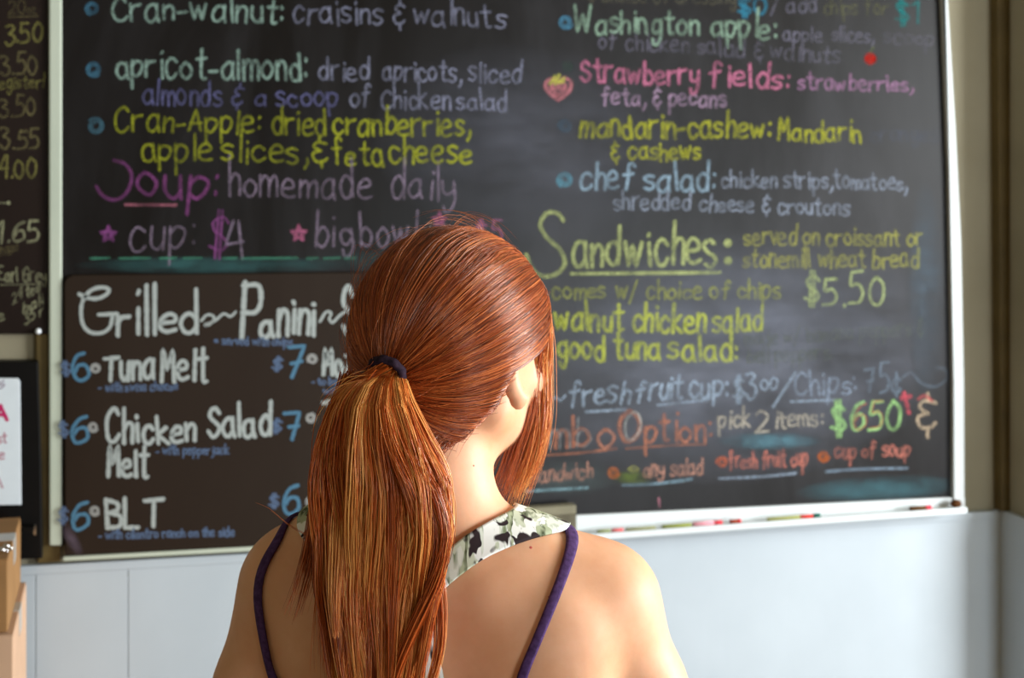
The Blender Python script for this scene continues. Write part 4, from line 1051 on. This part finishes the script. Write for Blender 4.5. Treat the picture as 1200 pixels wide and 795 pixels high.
# locks draw together towards their tips
ca = np.zeros((NL, 26, 3))
for j in range(NL):
    m = k == j
    if m.any(): ca[j] = P[m].mean(0)
sw = rng.normal(0, .0075, (NL, 1))*np.sin(rng.uniform(0, 6, (NL, 1))+rng.uniform(3, 8, (NL, 1))*np.linspace(0, 1, 26)[None]); sw2 = rng.normal(0, .005, (NL, 1))*np.sin(rng.uniform(0, 6, (NL, 1))+rng.uniform(3, 9, (NL, 1))*np.linspace(0, 1, 26)[None])
gr = np.clip(np.linspace(0, 1, 26)*3, 0, 1); P[..., 0] += (sw*gr)[k]; P[..., 1] += (sw2*gr)[k]; ca[..., 0] += sw*gr; ca[..., 1] += sw2*gr
P += (ca[k]-P)*(.10+.55*np.clip((np.linspace(0, 1, 26)[None, :, None]-.35)/.65, 0, 1))
lt = rng.normal(0, .13, NL)[k][:, None]
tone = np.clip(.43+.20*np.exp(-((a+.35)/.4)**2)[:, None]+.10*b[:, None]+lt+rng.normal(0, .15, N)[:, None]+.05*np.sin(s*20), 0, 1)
rad = np.full(s.shape, .00034)*np.clip(1.25-np.linspace(0, 1, 26)[None]**3, .1, 1)
strands_mesh('ponytail', P, rad, tone, tail_m)
# core under the strands
CVs = []; n_ = 28; ns = 30
for i in range(ns):
    s1 = .80*i/(ns-1); C = np.array([np.interp(s1, cum, RC[:, q]) for q in range(3)]); w1 = np.interp(s1, cum, RW)*(.80-.35*s1); t1 = np.interp(s1, cum, RTh)*.72
    for j in range(n_): an = j/n_*2*math.pi; CVs.append(C+np.array([w1*math.cos(an), t1*math.sin(an), 0]))
core = child('ponytail_core', CVs, [(i*n_+j, (i+1)*n_+j, (i+1)*n_+(j+1) % n_, i*n_+(j+1) % n_) for i in range(ns-1) for j in range(n_)], tail_m)
at = core.data.attributes.new('tone', 'FLOAT', 'POINT'); at.data.foreach_set('value', np.full(len(CVs), .05, np.float32))
# stray locks: guide lines in the photo, each with its own depth
def lock(name, guides, n, spread, rad_, tone0, mat, T=22, tipspread=None):
    G_ = np.array([L(px, py, y) for px, py, y in guides]); cu = np.r_[0, np.cumsum(np.linalg.norm(np.diff(G_, axis=0), axis=1))]; cu /= cu[-1]
    t = np.linspace(0, 1, T); K = np.array(catmull(list(G_), 8)); ck = np.r_[0, np.cumsum(np.linalg.norm(np.diff(K, axis=0), axis=1))]; ck /= ck[-1]
    en = rng.uniform(.75, 1.0, n)[:, None]*t[None]
    P = np.stack([np.interp(en, ck, K[:, q]) for q in range(3)], -1); off = rng.normal(0, 1, (n, 1, 3))*spread
    ts = spread if tipspread is None else tipspread
    off2 = rng.normal(0, 1, (n, 1, 3))*ts; e = en[..., None]
    P += off*(1-e)+off2*e; ph = rng.uniform(0, 6.28, (n, 1)); P[..., 0] += .0018*np.sin(ph+en*7)*en
    r_ = np.full(P.shape[:2], rad_)*np.clip(1.3-t[None]**2, .15, 1)
    return strands_mesh(name, P, r_, np.clip(rng.normal(tone0, .15, (n, 1))+0*en, 0, 1), mat)
# loose fringe that hangs in front of the right ear
fy = .035
lock('loose_front_lock', [(597, 318, .02), (629, 348, .03), (637, 390, .04), (636, 440, .04), (633, 490, .035), (622, 535, .03), (602, 585, .025)], 520, .0045, .00034, .62, tail_m, tipspread=.007)
lock('loose_front_lock', [(593, 312, .02), (625, 340, .02), (632, 385, .025), (626, 430, .03), (620, 480, .03), (604, 530, .028), (584, 590, .02)], 360, .004, .00034, .6, hair_m, tipspread=.008)
lock('loose_front_lock', [(585, 330, .0), (617, 352, .01), (628, 400, .02), (632, 450, .03), (632, 520, .03), (612, 570, .025), (600, 612, .02)], 90, .004, .0003, .8, tail_m, tipspread=.004)
lock('loose_side_lock', [(408, 440, -.09), (392, 490, -.11), (386, 530, -.11), (372, 590, -.12), (360, 660, -.12), (342, 724, -.13)], 120, .0035, .0004, .35, tail_m, tipspread=.0045)
lock('loose_side_lock', [(440, 440, -.11), (392, 500, -.12), (380, 580, -.125), (376, 660, -.125), (366, 700, -.13)], 150, .004, .0004, .4, tail_m, tipspread=.005)
lock('loose_side_lock', [(452, 436, -.11), (400, 470, -.11), (384, 520, -.115), (384, 600, -.12), (383, 720, -.13), (386, 800, -.13)], 200, .004, .0004, .45, tail_m, tipspread=.006)
lock('loose_nape_hair', [(556, 470, -.05), (540, 500, -.07), (520, 520, -.08), (500, 545, -.10)], 60, .006, .0003, .4, hair_m, tipspread=.006)
lock('flyaway_hair', [(380, 636, -.1), (345, 618, -.12), (318, 598, -.13), (292, 588, -.14)], 2, .001, .0003, .5, hair_m)
lock('flyaway_hair', [(560, 300, .0), (560, 262, .0), (520, 250, .0), (480, 262, .0)], 6, .004, .00016, .7, hair_m)
lock('flyaway_hair', [(520, 285, .0), (548, 256, .01), (580, 262, .01), (604, 290, .01)], 7, .005, .00016, .7, hair_m)
lock('flyaway_hair', [(440, 300, -.02), (426, 290, -.02), (418, 320, -.03), (420, 380, -.07)], 6, .004, .00016, .6, hair_m)
lock('flyaway_hair', [(446, 440, -.11), (410, 448, -.12), (384, 470, -.13), (372, 500, -.13)], 14, .005, .0002, .9, tail_m, tipspread=.006)
# elastic
c0 = pt(453, 436, -.104); ax = Vector((-.35, -.75, -.45)).normalized(); q = ax.to_track_quat('Z', 'Y'); TV, TF = [], []
for i in range(40):
    A_ = i/40*2*math.pi; 
    for j in range(10):
        b_ = j/10*2*math.pi; r1 = .0135+.0032*math.cos(b_)+.0006*math.sin(A_*9); TV.append(Vector(c0)+q@Vector((r1*math.cos(A_)*1.15, r1*math.sin(A_), .0045*math.sin(b_))))
child('hair_tie', [tuple(v) for v in TV], [(i*10+j, ((i+1) % 40)*10+j, ((i+1) % 40)*10+(j+1) % 10, i*10+(j+1) % 10) for i in range(40) for j in range(10)], m_cloth('elastic', (34, 22, 34), (54, 38, 52)))
